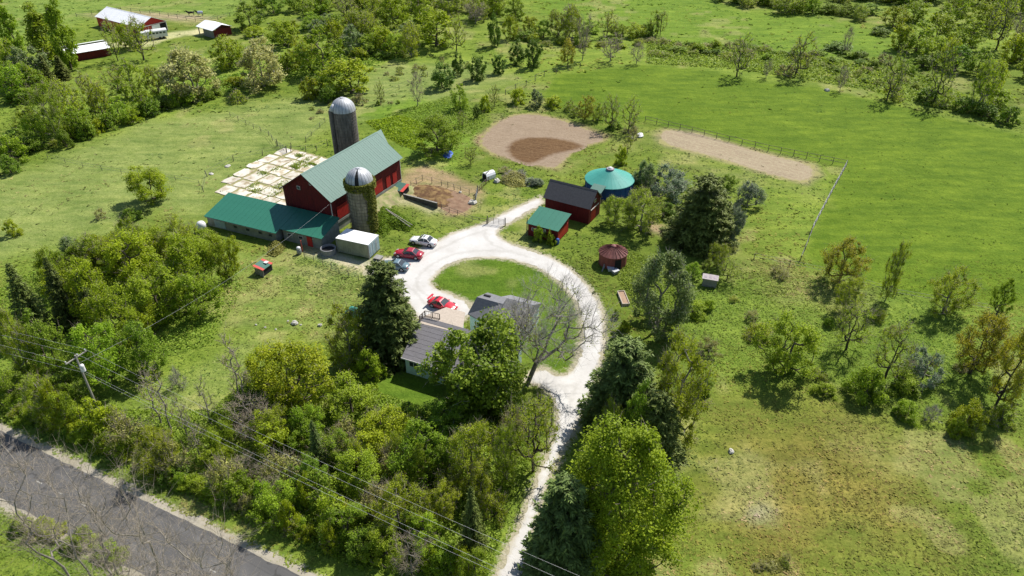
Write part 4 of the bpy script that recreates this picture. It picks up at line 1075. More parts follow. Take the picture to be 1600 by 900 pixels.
# ------------------------------------------------------------------ cars
def make_car(name, label, body_m, px, heading, L=4.7, Wd=1.8, Hh=1.42, coupe=False, spoiler=False, sunroof=False, group='cars parked on the white gravel', rim=True):
    p = W(*px)
    t = thing(name, label, 'car', (p.x, p.y, 0.026), heading, group)
    h = L / 2; k = Hh / 1.42
    # stations: x, half width, sill z, belt z, top z (bonnet / boot)
    st = [(-h, .60, .42, .60, .66), (-h + .06, .74, .30, .68, .82), (-h + .35, .84, .22, .76, .93), (-h + .95, .89, .20, .80, .97), (-h + 1.5, .90, .19, .82, .96),
          (0, .90, .19, .80, .93), (h - 1.75, .90, .19, .78, .93), (h - 1.3, .89, .20, .76, .90), (h - .6, .85, .22, .68, .78), (h - .15, .74, .26, .58, .66), (h, .58, .34, .50, .55)]
    vs = []
    for x, w, zs, zb, zt in st:
        w *= Wd / 1.8; zb *= k; zt *= k
        ring = [(-w * .92, zs), (-w, (zs + zb) / 2), (-w * .97, zb), (-w * .80, zt), (0, zt + .035), (w * .80, zt), (w * .97, zb), (w, (zs + zb) / 2), (w * .92, zs)]
        vs += [(x, a, b) for a, b in ring]
    nr = 9; fs = []
    for i in range(len(st) - 1):
        for j in range(nr - 1): fs.append((i * nr + j, i * nr + j + 1, (i + 1) * nr + j + 1, (i + 1) * nr + j))
        fs.append((i * nr + 8, i * nr, (i + 1) * nr, (i + 1) * nr + 8))
    fs.append(tuple(range(nr - 1, -1, -1))); fs.append(tuple((len(st) - 1) * nr + j for j in range(nr)))
    fs = [f[::-1] for f in fs]
    child('body', MB().add(vs, fs).mesh('body', body_m, True), t)
    # greenhouse
    xr, xf = (-h + 0.75, h - 1.45) if not coupe else (-h + 0.6, h - 1.5)
    rr0, rf0 = (xr + 0.75, xf - 0.85) if not coupe else (xr + .85, xf - 0.8)
    wb, wt = Wd / 2 * 0.9, Wd / 2 * 0.70; zb = 0.90 * k; zt = Hh - 0.03
    g = MB().hexa([(xr, -wb, zb), (xf, -wb, zb), (xf, wb, zb), (xr, wb, zb), (rr0, -wt, zt), (rf0, -wt, zt), (rf0, wt, zt), (rr0, wt, zt)])
    child('window_glass', g.mesh('window_glass', M['glass']), t)
    rf_ = MB().hexa([(rr0 - .04, -wt - .02, zt), (rf0 + .04, -wt - .02, zt), (rf0 + .04, wt + .02, zt), (rr0 - .04, wt + .02, zt), (rr0 + .12, -wt + .1, zt + .06), (rf0 - .15, -wt + .1, zt + .06), (rf0 - .15, wt - .1, zt + .06), (rr0 + .12, wt - .1, zt + .06)])
    child('roof', rf_.mesh('roof', body_m), t)
    for s in (-1, 1):
        for (xa, xb) in ((xr + 0.02, rr0), (xf - 0.02, rf0), ((xr + xf) / 2 - .1, (rr0 + rf0) / 2)):
            A = Vector((xa, s * (wb + .005), zb - 0.02)); B = Vector((xb, s * (wt + .012), zt + 0.01))
            child('pillar', MB().tube(A, B, 0.045, n=4).mesh('pillar', body_m), t)
    if sunroof: child('sunroof', MB().box((rr0 + rf0) / 2 + .05, rf0 - .18, -.38, .38, zt + .055, zt + .075).mesh('sunroof', M['glass']), t)
    tm = MB().tube((0, -.11, 0), (0, .11, 0), .325, n=16).mesh('tyre', M['tire']); rm = MB().tube((0, -.118, 0), (0, .118, 0), .21, n=12).mesh('rim', M['rim'])
    arch = MB()
    for xx in (-h + .92, h - .88):
        for s in (-1, 1):
            w_ = child('wheel', tm, t, (xx, s * (Wd / 2 - .1), .325)); child('rim', rm, w_)
            arch.tube((xx, s * (Wd / 2 - .3), .34), (xx, s * (Wd / 2 + .004), .34), .385, n=14)
    child('wheel_arch', arch.mesh('wheel_arch', M['dark']), t)
    for s in (-1, 1):
        child('headlight', MB().hexa([(h - .42, s * .60 - .13, .60 * k), (h - .04, s * .56 - .13, .48 * k), (h - .04, s * .56 + .13, .48 * k), (h - .42, s * .60 + .13, .60 * k), (h - .42, s * .60 - .13, .80 * k), (h - .1, s * .56 - .13, .635 * k), (h - .1, s * .56 + .13, .635 * k), (h - .42, s * .60 + .13, .80 * k)]).mesh('headlight', M['lamp_w']), t)
        child('tail_light', MB().box(-h - .01, -h + .14, s * .56 - .16, s * .56 + .16, .60 * k, .76 * k).mesh('tail_light', M['lamp_r']), t)
        child('wing_mirror', MB().box(xf - .35, xf - .15, s * (Wd / 2 + .04) - .07, s * (Wd / 2 + .04) + .07, .88 * k, 1.0 * k).mesh('wing_mirror', body_m), t)
    child('number_plate', MB().box(-h - .022, -h - .002, -.22, .22, .46, .6).mesh('number_plate', M['white']), t)
    if spoiler:
        sp = MB().box(-h + .02, -h + .32, -.72, .72, 1.2, 1.25).box(-h + .1, -h + .2, -.62, -.55, .85, 1.2).box(-h + .1, -h + .2, .55, .62, .85, 1.2)
        child('spoiler', sp.mesh('spoiler', body_m), t)
    return t
def paint(name, c): 
    m = mat(name, c, tuple(v * 0.93 for v in c), 1, 0.28, 0.0, 0, spec=0.6)
    b = m.node_tree.nodes["Principled BSDF"]; b.inputs["Coat Weight"].default_value = 0.6; b.inputs["Coat Roughness"].default_value = 0.08
    return m
hd_ = math.radians(180 - 26)
make_car('parked_car', 'white saloon car with a sunroof, nosed onto the grass farthest from the house', paint('white_paint', (0.78, 0.78, 0.77)), (662, 381), math.radians(161), sunroof=True)
make_car('parked_car', 'dark red saloon car parked between the white and the grey blue saloon', paint('crimson_paint', (0.36, 0.012, 0.03)), (639, 401), math.radians(166), L=4.8)
make_car('parked_car', 'grey blue saloon car parked beside the spruce, next to the dark red saloon', paint('blue_grey_paint', (0.13, 0.2, 0.23)), (618, 419), math.radians(165), L=4.6)
make_car('parked_car', 'bright red coupe with rear spoiler parked by the farmhouse deck', paint('bright_red_paint', (0.58, 0.015, 0.03)), (692, 480), math.radians(-28), L=4.5, Hh=1.3, coupe=True, spoiler=True)

# ------------------------------------------------------------------ fences
def fence(name, label, pts, gap=3.0, ph=1.2, pr=0.07, rails=(0.5, 1.0), rail_r=0.02, post_m='post', rail_m='wire', jitter=0.08, seed=1):
    r = random.Random(seed)
    P = [W(a, b) for a, b in pts]
    t = thing(name, label, 'fence', P[0])
    O = P[0]
    pm = MB().tube((0, 0, 0), (0, 0, ph), pr, pr * 0.9, n=6).mesh('post', M[post_m])
    spots = []
    for i in range(len(P) - 1):
        L = (P[i + 1] - P[i]).length; k = max(1, round(L / gap))
        for j in range(k): spots.append(P[i].lerp(P[i + 1], j / k))
    spots.append(P[-1])
    for s in spots: child('post', pm, t, s - O, (r.uniform(-jitter, jitter), r.uniform(-jitter, jitter), r.uniform(0, 3)), scale=(1, 1, r.uniform(.85, 1.1)))
    for z in rails:
        m = MB()
        for a, b in zip(spots[:-1], spots[1:]): m.tube(a - O + Vector((0, 0, z * ph)), b - O + Vector((0, 0, z * ph)), rail_r, n=4)
        child('rail' if rail_r > 0.03 else 'wire', m.mesh('rail', M[rail_m]), t)
    return t
fence('paddock_fence', 'dark post and rail fence along the far side of the long bare earth strip', [(1008, 190), (1100, 212), (1200, 236), (1322, 260)], 2.6, 1.35, 0.07, (0.45, 0.95), 0.045, 'post', 'post', 0.02)
fence('paddock_fence', 'grey tube fence running down from the corner of the long earth strip to the scrub', [(1322, 260), (1296, 308), (1268, 362)], 2.4, 1.4, 0.07, (0.3, 0.6, 0.95), 0.04, 'steel_grey', 'steel_grey', 0.0)
fence('wire_fence', 'thin wire fence continuing below the grey tube fence', [(1268, 364), (1257, 392), (1250, 408)], 3, 1.1)
fence('pasture_fence', 'low brush lined wire fence along the lower edge of the bright field', [(1178, 405), (1290, 428), (1400, 462), (1482, 476), (1560, 488)], 5, 1.1, 0.06)
fence('pasture_fence', 'wire fence crossing the pale pasture left of the round lone tree', [(75, 248), (130, 262), (190, 272), (275, 282), (312, 290)], 4.2, 1.1, 0.05, seed=2)
fence('pasture_fence', 'leaning post fence on the left side of the concrete yard', [(318, 300), (324, 276), (365, 252), (410, 243), (455, 233)], 5.5, 1.3, 0.08, seed=3, jitter=0.2)
fence('pasture_fence', 'post fence running uphill from the concrete yard towards the scrub', [(432, 228), (420, 212), (385, 196), (360, 182)], 3.4, 1.2, 0.06, seed=4)
fence('pasture_fence', 'fence posts between the far silo and the concrete yard', [(455, 240), (478, 238), (495, 236), (512, 228)], 2.4, 1.5, 0.07, seed=5)
fence('pasture_fence', 'post fence through the weeds above the far silo', [(478, 222), (487, 212), (500, 200), (508, 192)], 3.4, 1.2, 0.06, seed=8)
fence('corral_fence', 'post and wire fence behind the manure yard', [(642, 293), (660, 283), (690, 290), (720, 300), (733, 305)], 1.8, 1.25, 0.06, (0.5, 0.95), 0.02, seed=6)
fence('corral_fence', 'reddish picket fence from the manure yard up to the white calf hutch', [(744, 304), (752, 295), (764, 284)], 0.8, 1.1, 0.05, (0.5, 0.95), 0.035, 'rust_roof', 'post', seed=7)
fence('garden_fence', 'low fence from the manure yard to the drive gate', [(690, 327), (715, 336), (738, 346), (760, 350)], 1.9, 1.0, 0.05, (0.5, 0.95), 0.035, 'post', 'post', seed=9)
fence('garden_fence', 'green wire garden fence below the storage container', [(476, 402), (505, 415), (530, 428), (560, 438)], 2.4, 1.2, 0.05, (0.35, 0.65, 0.95), 0.02, 'post', 'wire', seed=10)
fence('far_fence', 'long wire fence beside the bare track beyond the far red pole barn', [(120, 26), (190, 17), (250, 24), (320, 36), (360, 26)], 4, 1.3, 0.08, (0.5, 0.95), 0.04, seed=11)
fence('far_fence', 'post fence along the top left edge of the bright right hand field', [(790, 148), (822, 134), (850, 120), (906, 106)], 3.6, 1.5, 0.09, seed=12)
fence('pasture_fence', 'wire fence crossing the scrubby hillside above the far silo', [(520, 150), (600, 150), (668, 120), (745, 100)], 6, 1.3, 0.07, seed=14)

def tube_gate(label, a, b, h=1.25, m='steel_grey', cat='gate', name='gate', bars=5):
    A = W(*a); B = W(*b); t = thing(name, label, cat, A); d = B - A
    g = MB()
    for i in range(bars):
        z = 0.2 + (h - 0.2) * i / (bars - 1); g.tube(Vector((0, 0, z)), d + Vector((0, 0, z)), 0.03, n=5)
    child('bar', g.mesh('bar', M[m]), t)
    for f in (0.02, 0.34, 0.66, 0.98):
        p = d * f; child('upright', MB().tube(p + Vector((0, 0, 0.15)), p + Vector((0, 0, h + 0.02)), 0.035, n=5).mesh('upright', M[m]), t)
    for p in (Vector((0, 0, 0)) - d.normalized() * 0.15, d + d.normalized() * 0.15):
        child('post', MB().tube(p, p + Vector((0, 0, h + 0.35)), 0.09).mesh('post', M['post']), t)
tube_gate('tubular farm gate across the white gravel drive', (763, 350), (788, 353))
tube_gate('grey metal gate leaning at the top corner of the concrete yard', (434, 229), (448, 239), 1.3, 'steel_grey')
tube_gate('grey tube gate propped at the right corner of the manure yard', (743, 316), (746, 302), 1.2)

# ------------------------------------------------------------------ manure yard
rs_ = np.random.RandomState(3)
def mound(name, label, cat, pts, hgt, m, seed, kind=None, step=0.35):
    pl = smooth_poly(poly(pts), 1); mn = pl.min(0) - 0.5; mx = pl.max(0) + 0.5
    xs = np.arange(mn[0], mx[0], step); ys = np.arange(mn[1], mx[1], step)
    X, Y = np.meshgrid(xs, ys); d = -sdf(np.stack([X.ravel(), Y.ravel()], 1), pl)
    x, y = X.ravel(), Y.ravel()
    z = hgt * np.clip(d / 2.2, 0, 1) ** 0.7 * (0.45 + 0.8 * vnoise(x, y, 0.4, seed)) + 0.32 * (vnoise(x, y, 1.5, seed + 1) - 0.4) * np.clip(d, 0, 1) + 0.14 * (rs_.rand(len(x)) - .5)
    z = np.where(d > 0, np.maximum(z, 0.03), -0.1)
    n_x = len(xs); I = (np.arange(len(ys) - 1)[:, None] * n_x + np.arange(n_x - 1)[None, :]).ravel()
    Fq = np.stack([I, I + 1, I + 1 + n_x, I + n_x], 1); keep = (d[Fq] > -0.4).all(1)
    me = np_mesh(name, np.stack([x, y, z], 1), Fq[keep], m)
    return tag(link(bpy.data.objects.new(name, me)), label, cat, kind=kind)
mound('manure_heap', 'brown heap of straw and manure in the walled yard beside the barn', 'manure heap', [(641, 294), (660, 287), (695, 293), (712, 303), (705, 322), (690, 326), (672, 318), (645, 304)], 0.55, M['manure'], 5)
M['dung'] = mat('trodden_earth', (0.18, 0.105, 0.065), (0.25, 0.165, 0.105), 1.0, 0.98, bump=0.8)
mound('trodden_ground', None, None, [(690, 292), (726, 303), (745, 315), (728, 332), (706, 335), (684, 325), (690, 305)], 0.12, M['dung'], 8, kind='structure')
A = W(620, 304); B = W(683.5, 326)
rw = thing('retaining_wall', 'concrete retaining wall below the manure heap, shade painted dark on its face', 'wall', A)
d = B - A; n_ = Vector((-d.y, d.x, 0)).normalized() * 0.12
child('face', MB().hexa([-n_, d - n_, d + n_, n_, -n_ + Vector((0, 0, .45)), d - n_ + Vector((0, 0, 1.1)), d + n_ + Vector((0, 0, 1.1)), n_ + Vector((0, 0, .45))]).mesh('face', mat('shade_painted_wall', (0.10, 0.10, 0.10), (0.06, 0.06, 0.06), 2, 0.9)), rw)  # face colour darkened to stand for the wall's shaded side
n2 = n_ * 1.25
child('coping', MB().hexa([-n2 + Vector((0, 0, .45)), d - n2 + Vector((0, 0, 1.1)), d + n2 + Vector((0, 0, 1.1)), n2 + Vector((0, 0, .45)), -n2 + Vector((0, 0, .53)), d - n2 + Vector((0, 0, 1.18)), d + n2 + Vector((0, 0, 1.18)), n2 + Vector((0, 0, .53))]).mesh('coping', M['grey_board']), rw)
# calf shelters with salvaged red and green roofing
def shelter(label, px, ang, w, l, h0, h1, board=False):
    p = W(*px); t = thing('calf_shelter', label, 'shelter', (p.x, p.y, 0), ang)
    def zz(x): return h0 + (h1 - h0) * (x + l / 2) / l
    widths = [(-w / 2, -w / 2 + w * .2, 'red_faded'), (-w / 2 + w * .2, w / 2 - w * .2, 'roof_pale'), (w / 2 - w * .2, w / 2, 'red_faded')]
    for a, b, m in widths:
        child('roof_panel', MB().hexa([(-l / 2, a + .01, zz(-l / 2)), (l / 2, a + .01, zz(l / 2)), (l / 2, b - .01, zz(l / 2)), (-l / 2, b - .01, zz(-l / 2)), (-l / 2, a + .01, zz(-l / 2) + .07), (l / 2, a + .01, zz(l / 2) + .07), (l / 2, b - .01, zz(l / 2) + .07), (-l / 2, b - .01, zz(-l / 2) + .07)]).mesh('roof_panel', M[m]), t)
    child('side', MB().box(-l / 2 + .15, l / 2 - .15, w / 2 - .2, w / 2 - .14, 0, min(h0, h1) - .02).mesh('side', M['grey_board']), t)
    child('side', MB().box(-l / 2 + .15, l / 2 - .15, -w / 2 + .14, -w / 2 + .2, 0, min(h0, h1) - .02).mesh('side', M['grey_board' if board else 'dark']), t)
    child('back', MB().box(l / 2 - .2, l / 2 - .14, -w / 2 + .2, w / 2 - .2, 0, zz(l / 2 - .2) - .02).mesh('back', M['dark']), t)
    EXCL.append(np.array([(p.x + a, p.y + b) for a, b in ((-.8, -.8), (.8, -.8), (.8, .8), (-.8, .8))]))
    return t
shelter('low calf shelter roofed in red and pale green panels against the barn wall', (624, 302), math.radians(62), 3.4, 2.3, 0.75, 1.3).location.z = .35
q = shelter('small open hut with red and green roof panels standing alone on the lawn', (413, 425), math.radians(-24), 2.4, 1.9, 1.5, 1.15, True)
child('door_board', MB().hexa([(0.2, -1.25, 0), (1.0, -1.3, 0), (1.0, -1.2, 0.1), (0.2, -1.15, 0.1), (0.1, -1.0, 1.2), (0.9, -1.0, 1.2), (0.9, -.95, 1.25), (0.1, -.95, 1.25)]).mesh('door_board', M['grey_board']), q)
child('roof_patch', MB().box(-.1, .5, .3, .9, 1.5, 1.56).mesh('roof_patch', M['white']), q)
# white calf hutch by the brush piles
hp2 = W(764, 278); ch_ = thing('calf_hutch', 'white arched calf hutch with a black opening near the grey brush piles', 'hutch', hp2, math.radians(40))
arc = [(-.75, 0), (.75, 0), (.75, .8), (.5, 1.25), (0, 1.4), (-.5, 1.25), (-.75, .8)]
child('shell', MB().xprism(arc, -1.1, 1.1).mesh('shell', M['white_metal']), ch_)
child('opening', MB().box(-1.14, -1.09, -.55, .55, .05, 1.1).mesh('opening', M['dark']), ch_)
o = bpy.data.objects.new('plank', MB().box(-1.3, 0.2, -.08, .08, 1.45, 1.55).mesh('plank', M['grey_board'])); o.location = hp2; o.rotation_euler = (0, 0, 1.1); tag(link(o), 'loose pale board lying across the white calf hutch', 'board')
def rock(label, px, s, m='rock', name='rock', cat='rock', group=None, seed=0, flat=0.6):
    r = random.Random(seed + int(px[0] * 7 + px[1])); n = 8; mb = MB(); vs = []; p = W(*px)
    prof = [(0.0, -0.1), (0.55, -0.1), (0.62, 0.3), (0.42, 0.72), (0.0, 0.85)]
    for rr_, z in prof:
        for i in range(n):
            a = 2 * math.pi * i / n; k = 1 + r.uniform(-.22, .22); vs.append((rr_ * k * math.cos(a), rr_ * k * math.sin(a) * .8, z * flat * (1 + r.uniform(-.15, .15))))
    mb.add(vs, [(k * n + i, k * n + (i + 1) % n, (k + 1) * n + (i + 1) % n, (k + 1) * n + i) for k in range(4) for i in range(n)])
    o = bpy.data.objects.new(name, mb.mesh(name, M[m])); o.location = p; o.scale = (s, s, s); o.rotation_euler = (0, 0, r.uniform(0, 6))
    return tag(link(o), label, cat, group)
rock('pale boulder lying below the white calf hutch', (776, 284), 1.3)
rock('large white stone on the lawn left of the big spruce', (461, 506), 0.9)
rock('white stone on the lawn between the large white stone and the big spruce', (500, 509), 0.6)
for i, (px, l) in enumerate([((414, 512), 'second from the left'), ((431, 515), 'third from the left, lowest'), ((450, 502), 'just left of the large white stone'), ((470, 508), 'just right of the large white stone'), ((400, 508), 'leftmost')]):
    rock('small pale lawn stone, ' + l + ' of the little row', px, 0.3, group='small lawn stones', seed=i)
rock('pale stone in the dry grass right of the lime green maple', (1142, 706), 0.7)
rock('pale stone at the foot of the fence by the trees right of the yurt', (985, 216), 1.0)
rock('white boulder under the bare trees behind the yurt', (1000, 213), 1.5, 'white')
rock('tan boulder at the right end of the manure yard', (738, 318), 1.3)
rock('white stone lying on the manure yard edge', (719, 301), 0.6)
rock('flat pale stone left of the concrete yard', (356, 260), 1.1, flat=.3)
rock('flat pale stone beside the fence corner left of the concrete yard', (330, 272), 0.9, flat=.3)
rock('pale stone on the bright field edge below the leaning bare saplings', (1292, 142), 1.2)

# junk and yard things
wt = W(317, 362); tk = thing('milk_tank', 'shiny white round tank at the left end of the cattle shed', 'tank', (wt.x, wt.y, 0))
child('shell', MB().lathe([(0.0, .5), (.5, .55), (.75, .9), (.78, 1.4), (.6, 1.8), (0.3, 1.98), (0, 2.02)], 18).mesh('shell', M['white'], True), tk)
for a in (0, 2.1, 4.2): child('leg', MB().tube((.5 * math.cos(a), .5 * math.sin(a), 0), (.5 * math.cos(a), .5 * math.sin(a), .8), .05).mesh('leg', M['hoop']), tk)
bp = W(468, 397); bl = thing('feed_barrel', 'grey barrel with round white lid beside a red post in front of the annex', 'barrel', (bp.x, bp.y, 0))
child('drum', MB().lathe([(0, 0), (.34, 0), (.38, .4), (.38, .7), (.34, 1.0), (0, 1.0)], 14).mesh('drum', M['grey'], True), bl)
child('lid', MB().lathe([(.3, 1.0), (.36, 1.1), (.3, 1.28), (.15, 1.38), (0, 1.4)], 14).mesh('lid', M['white'], True), bl)
rp_ = W(473, 393); o = bpy.data.objects.new('post', MB().tube((0, 0, 0), (0, 0, 2.1), .07).mesh('post', M['red_faded'])); o.location = rp_; tag(link(o), 'faded red post standing beside the white lidded barrel', 'post')
tp = W(514, 396); tr = thing('stock_tank', 'grey round stock tank tucked between annex and storage container', 'tank', (tp.x, tp.y, 0))
child('shell', MB().lathe([(0, .1), (1.1, .1), (1.1, 0), (1.2, 0), (1.25, 1.1), (1.15, 1.12), (1.1, .15)], 20).mesh('shell', M['grey']), tr)
child('water', MB().lathe([(0, .7), (1.12, .7)], 20).mesh('water', M['dark']), tr)
for k, (a, b) in enumerate([((604, 338), (645, 359)), ((607, 341), (642, 362))]):
    A = W(*a); B = W(*b); A.z = 1.5; B.z = .9
    o = bpy.data.objects.new('long_pole', MB().tube(A, B, .09, .06).mesh('long_pole', M['pole_wood'])); tag(link(o), ('upper' if k == 0 else 'lower') + ' of the two pale poles lying in the weeds beside the ivy silo', 'pole')
tb = W(701, 245)
mound('tarp_heap', 'crumpled blue tarp under the round tree behind the barn', 'tarp', [(690, 240), (703, 235), (709, 238), (704, 248), (692, 246)], 0.7, M['blue_tarp'], 40, step=0.3)
wj = W(956, 425)
for i, (px, c, l) in enumerate([((954, 423), 'white', 'white plastic tub on the junk pile in front of the grain bin'), ((961, 427), 'grey', 'grey tub on the junk pile in front of the grain bin')]):
    p = W(*px); t = thing('tub', l, 'tub', (p.x, p.y, 0), i * .6)
    child('shell', MB().hexa([(-.4, -.3, 0), (.4, -.3, 0), (.4, .3, 0), (-.4, .3, 0), (-.5, -.4, .55), (.5, -.4, .55), (.5, .4, .55), (-.5, .4, .55)]).mesh('shell', M[c]), t)
    child('rim', MB().box(-.54, .54, -.44, .44, .55, .6).mesh('rim', M['galv']), t)
gp = W(978, 478); gd = thing('garden_bed', 'long tan timber garden bed beside the drive bend', 'garden bed', (gp.x, gp.y, 0), math.radians(96))
child('soil', MB().box(.1, 3.3, -.45, .45, 0, .3).mesh('soil', mat('dry_soil', (.36, .25, .17), (.3, .2, .13), 3, .95, bump=.5)), gd)
for a in ((0, 3.4, -.55, -.45), (0, 3.4, .45, .55)): child('side', MB().box(*a, 0, .42).mesh('side', M['deck']), gd)
for a in ((0, .1, -.45, .45), (3.3, 3.4, -.45, .45)): child('end', MB().box(*a, 0, .42).mesh('end', M['deck']), gd)
cp = W(1108, 446); cc = thing('chicken_coop', 'tiny grey coop with pale dull roof and three dark square openings among the shrubs', 'coop', (cp.x, cp.y, 0), math.radians(-18))
child('wall', MB().box(-1.3, 1.3, -.6, .6, 0, 1.5).mesh('wall', M['grey_board']), cc)
child('roof', MB().hexa([(-1.45, -.75, 1.5), (1.45, -.75, 1.5), (1.45, .75, 1.72), (-1.45, .75, 1.72), (-1.45, -.75, 1.58), (1.45, -.75, 1.58), (1.45, .75, 1.8), (-1.45, .75, 1.8)]).mesh('roof', mat('dull_pale_sheet', (.42, .38, .37), (.3, .26, .26), 3, .7)), cc); cc.scale = (.82, .82, .9)
for k in range(3): child('opening', MB().hexa([(-1.1 + k * .85, -.3, 1.655), (-.6 + k * .85, -.3, 1.655), (-.6 + k * .85, .3, 1.745), (-1.1 + k * .85, .3, 1.745), (-1.1 + k * .85, -.3, 1.67), (-.6 + k * .85, -.3, 1.67), (-.6 + k * .85, .3, 1.76), (-1.1 + k * .85, .3, 1.76)]).mesh('opening', M['mauve']), cc)
tp2 = W(556, 503); ts = thing('garden_tent', 'teal green garden shelter behind the big spruce', 'shelter', (tp2.x, tp2.y, 0), math.radians(-24))
child('roof', MB().hexa([(-1.3, -1.1, 1.7), (1.3, -1.1, 1.7), (1.3, 1.1, 1.7), (-1.3, 1.1, 1.7), (-.3, -.1, 2.5), (.3, -.1, 2.5), (.3, .1, 2.5), (-.3, .1, 2.5)]).mesh('roof', M['roof_teal']), ts)
for a, b in ((-1.2, -1), (1.1, -1), (-1.2, .9), (1.1, .9)): child('post', MB().box(a, a + .1, b, b + .1, 0, 1.72).mesh('post', M['grey_board']), ts)

# ------------------------------------------------------------------ horses on the far track
def horse(label, px, heading, m, blanket=None):
    p = W(*px); t = thing('horse', label, 'horse', (p.x, p.y, 0), heading)
    def skin(name, pts, edges, mm):
        me = bpy.data.meshes.new(name); me.from_pydata([q_[:3] for q_ in pts], edges, []); o = bpy.data.objects.new(name, me); link(o, t)
        md = o.modifiers.new('skin', 'SKIN'); me.skin_vertices.new() if not me.skin_vertices else None
        for v, q_ in zip(me.skin_vertices[0].data, pts): v.radius = (q_[3], q_[3] if len(q_) < 5 else q_[4])
        me.skin_vertices[0].data[0].use_root = True
        s = o.modifiers.new('sub', 'SUBSURF'); s.levels = 1; s.render_levels = 1; me.materials.append(mm); return o
    pts = [(-.1, 0, 1.15, .30, .36), (-.75, 0, 1.2, .29, .34), (.55, 0, 1.15, .27, .36), (1.0, 0, 1.35, .16, .22), (1.4, 0, 1.62, .12, .17), (1.62, 0, 1.72, .11, .14), (2.0, 0, 1.4, .07, .08),
           (-.85, .2, .95, .15), (-.68, .22, .72, .11), (-.95, .22, .45, .065), (-.88, .22, .05, .06), (-.85, -.2, .95, .15), (-.66, -.22, .72, .11), (-.9, -.22, .45, .065), (-.82, -.22, .05, .06),
           (.6, .18, .8, .11), (.62, .19, .45, .065), (.6, .19, .05, .06), (.62, -.18, .8, .11), (.72, -.19, .45, .065), (.7, -.19, .05, .06), (-1.02, 0, 1.25, .07), (-1.15, 0, .7, .05)]
    ed = [(0, 1), (0, 2), (2, 3), (3, 4), (4, 5), (5, 6), (1, 7), (7, 8), (8, 9), (9, 10), (1, 11), (11, 12), (12, 13), (13, 14), (2, 15), (15, 16), (16, 17), (2, 18), (18, 19), (19, 20), (1, 21), (21, 22)]
    skin('body', pts, ed, m)
    child('mane', MB().hexa([(.85, -.04, 1.5), (1.45, -.04, 1.75), (1.45, .04, 1.75), (.85, .04, 1.5), (.8, -.03, 1.68), (1.42, -.03, 1.95), (1.42, .03, 1.95), (.8, .03, 1.68)]).mesh('mane', M['dark']), t)
    if blanket: child('blanket', MB().xprism([(-.38, .85), (-.40, 1.3), (-.2, 1.58), (.2, 1.58), (.40, 1.3), (.38, .85)], -.95, .6).mesh('blanket', blanket), t)
horse('black horse on the bare track above the far pole barn', (299, 25), math.radians(200), mat('black_coat', (.02, .018, .017), (.03, .026, .024), 3, .6, 0, 0))
horse('horse in pale blue blanket on the track right of the black horse', (313, 25), math.radians(185), mat('dark_coat', (.05, .04, .035), (.03, .026, .024), 3, .6, 0, 0), mat('pale_blanket', (.55, .6, .72), (.4, .45, .6), 3, .8, 0, 0))

# ------------------------------------------------------------------ utility line
def util_pole(x, y, h, arm_dir, label):
    t = thing('utility_pole', label, 'utility pole', (x, y, 0))
    child('shaft', MB().tube((0, 0, 0), (0, 0, h), .14, .10, 8).mesh('shaft', M['pole_wood']), t)
    ad = Vector((*arm_dir, 0)).normalized()
    z = h - .35
    child('crossarm', MB().tube(ad * -1.35 + Vector((0, 0, z)), ad * 1.35 + Vector((0, 0, z)), .08, n=4).mesh('crossarm', M['pole_wood']), t)
    pts = []
    for k in (-1.25, 0.25, 1.25):
        p = ad * k + Vector((0, 0, z + .08)); q_ = p + Vector((0, 0, .25))
        child('insulator', MB().tube(p, q_, .05, .07, 8).mesh('insulator', M['white']), t); pts.append(Vector((x, y, 0)) + q_)
    tz = h - 1.7
    pd = Vector((-ad.y, ad.x, 0)) * -.42
    tf = child('transformer', MB().lathe([(0, tz - .5), (.26, tz - .5), (.25, tz - .4), (.25, tz + .2), (.22, tz + .42), (0, tz + .46)], 14, c=(pd.x, pd.y, 0)).mesh('transformer', M['white'], True), t)
    child('bracket', MB().tube((0, 0, tz), pd + Vector((0, 0, tz)), .05, n=4).mesh('bracket', M['hoop']), tf)
    nz = Vector((x, y, h - 2.5)); pts.append(nz)
    return t, pts
p1 = W(157, 648); ph = 9.2
arm = W(127, 551, 8.9) - W(98, 570, 8.9)
_, c1 = util_pole(p1.x, p1.y, ph, (arm.x, arm.y), 'leaning looking utility pole with crossarm and white transformer beside the road')
aim = W(850, 900, 8.4) - Vector((*c1[2][:2], 8.4)); e2 = Vector((c1[2].x, c1[2].y, 0)) + aim * 1.17
_, c2 = util_pole(e2.x, e2.y, ph, (arm.x, arm.y), 'second utility pole farther along the power line')
lft = W(0, 528, 8.6); dirl = (lft - Vector((p1.x, p1.y, 8.6))).normalized(); e0 = Vector((p1.x, p1.y, 0)) + dirl * 55
_, c0 = util_pole(e0.x, e0.y, ph, (arm.x, arm.y), 'third utility pole beyond the trees on the left')
names = ['power line wire nearest the road', 'middle power line wire', 'power line wire farthest from the road', 'low neutral wire of the power line']
def cable(label, A, B, sag, r=.008):
    m = MB(); k = 24; pr = None
    for i in range(k + 1):
        t_ = i / k; p = A.lerp(B, t_); p.z -= sag * 4 * t_ * (1 - t_)
        if pr is not None: m.tube(pr, p, r, n=4, caps=False)
        pr = p
    o = bpy.data.objects.new('power_line', m.mesh('power_line', M['cable'])); tag(link(o), label, 'wire')
for i in range(4):
    cable(names[i] + ', right of the utility pole', c1[i], c2[i], .5 + .15 * i)
    cable(names[i] + ', left of the utility pole', c1[i], c0[i], .4 + .1 * i)
cable('service wire dropping from the utility pole to the barn corner', Vector((p1.x, p1.y, ph - 1.2)), Vector((*on_barn(.3, .2), 5.9)), 1.6, .010)

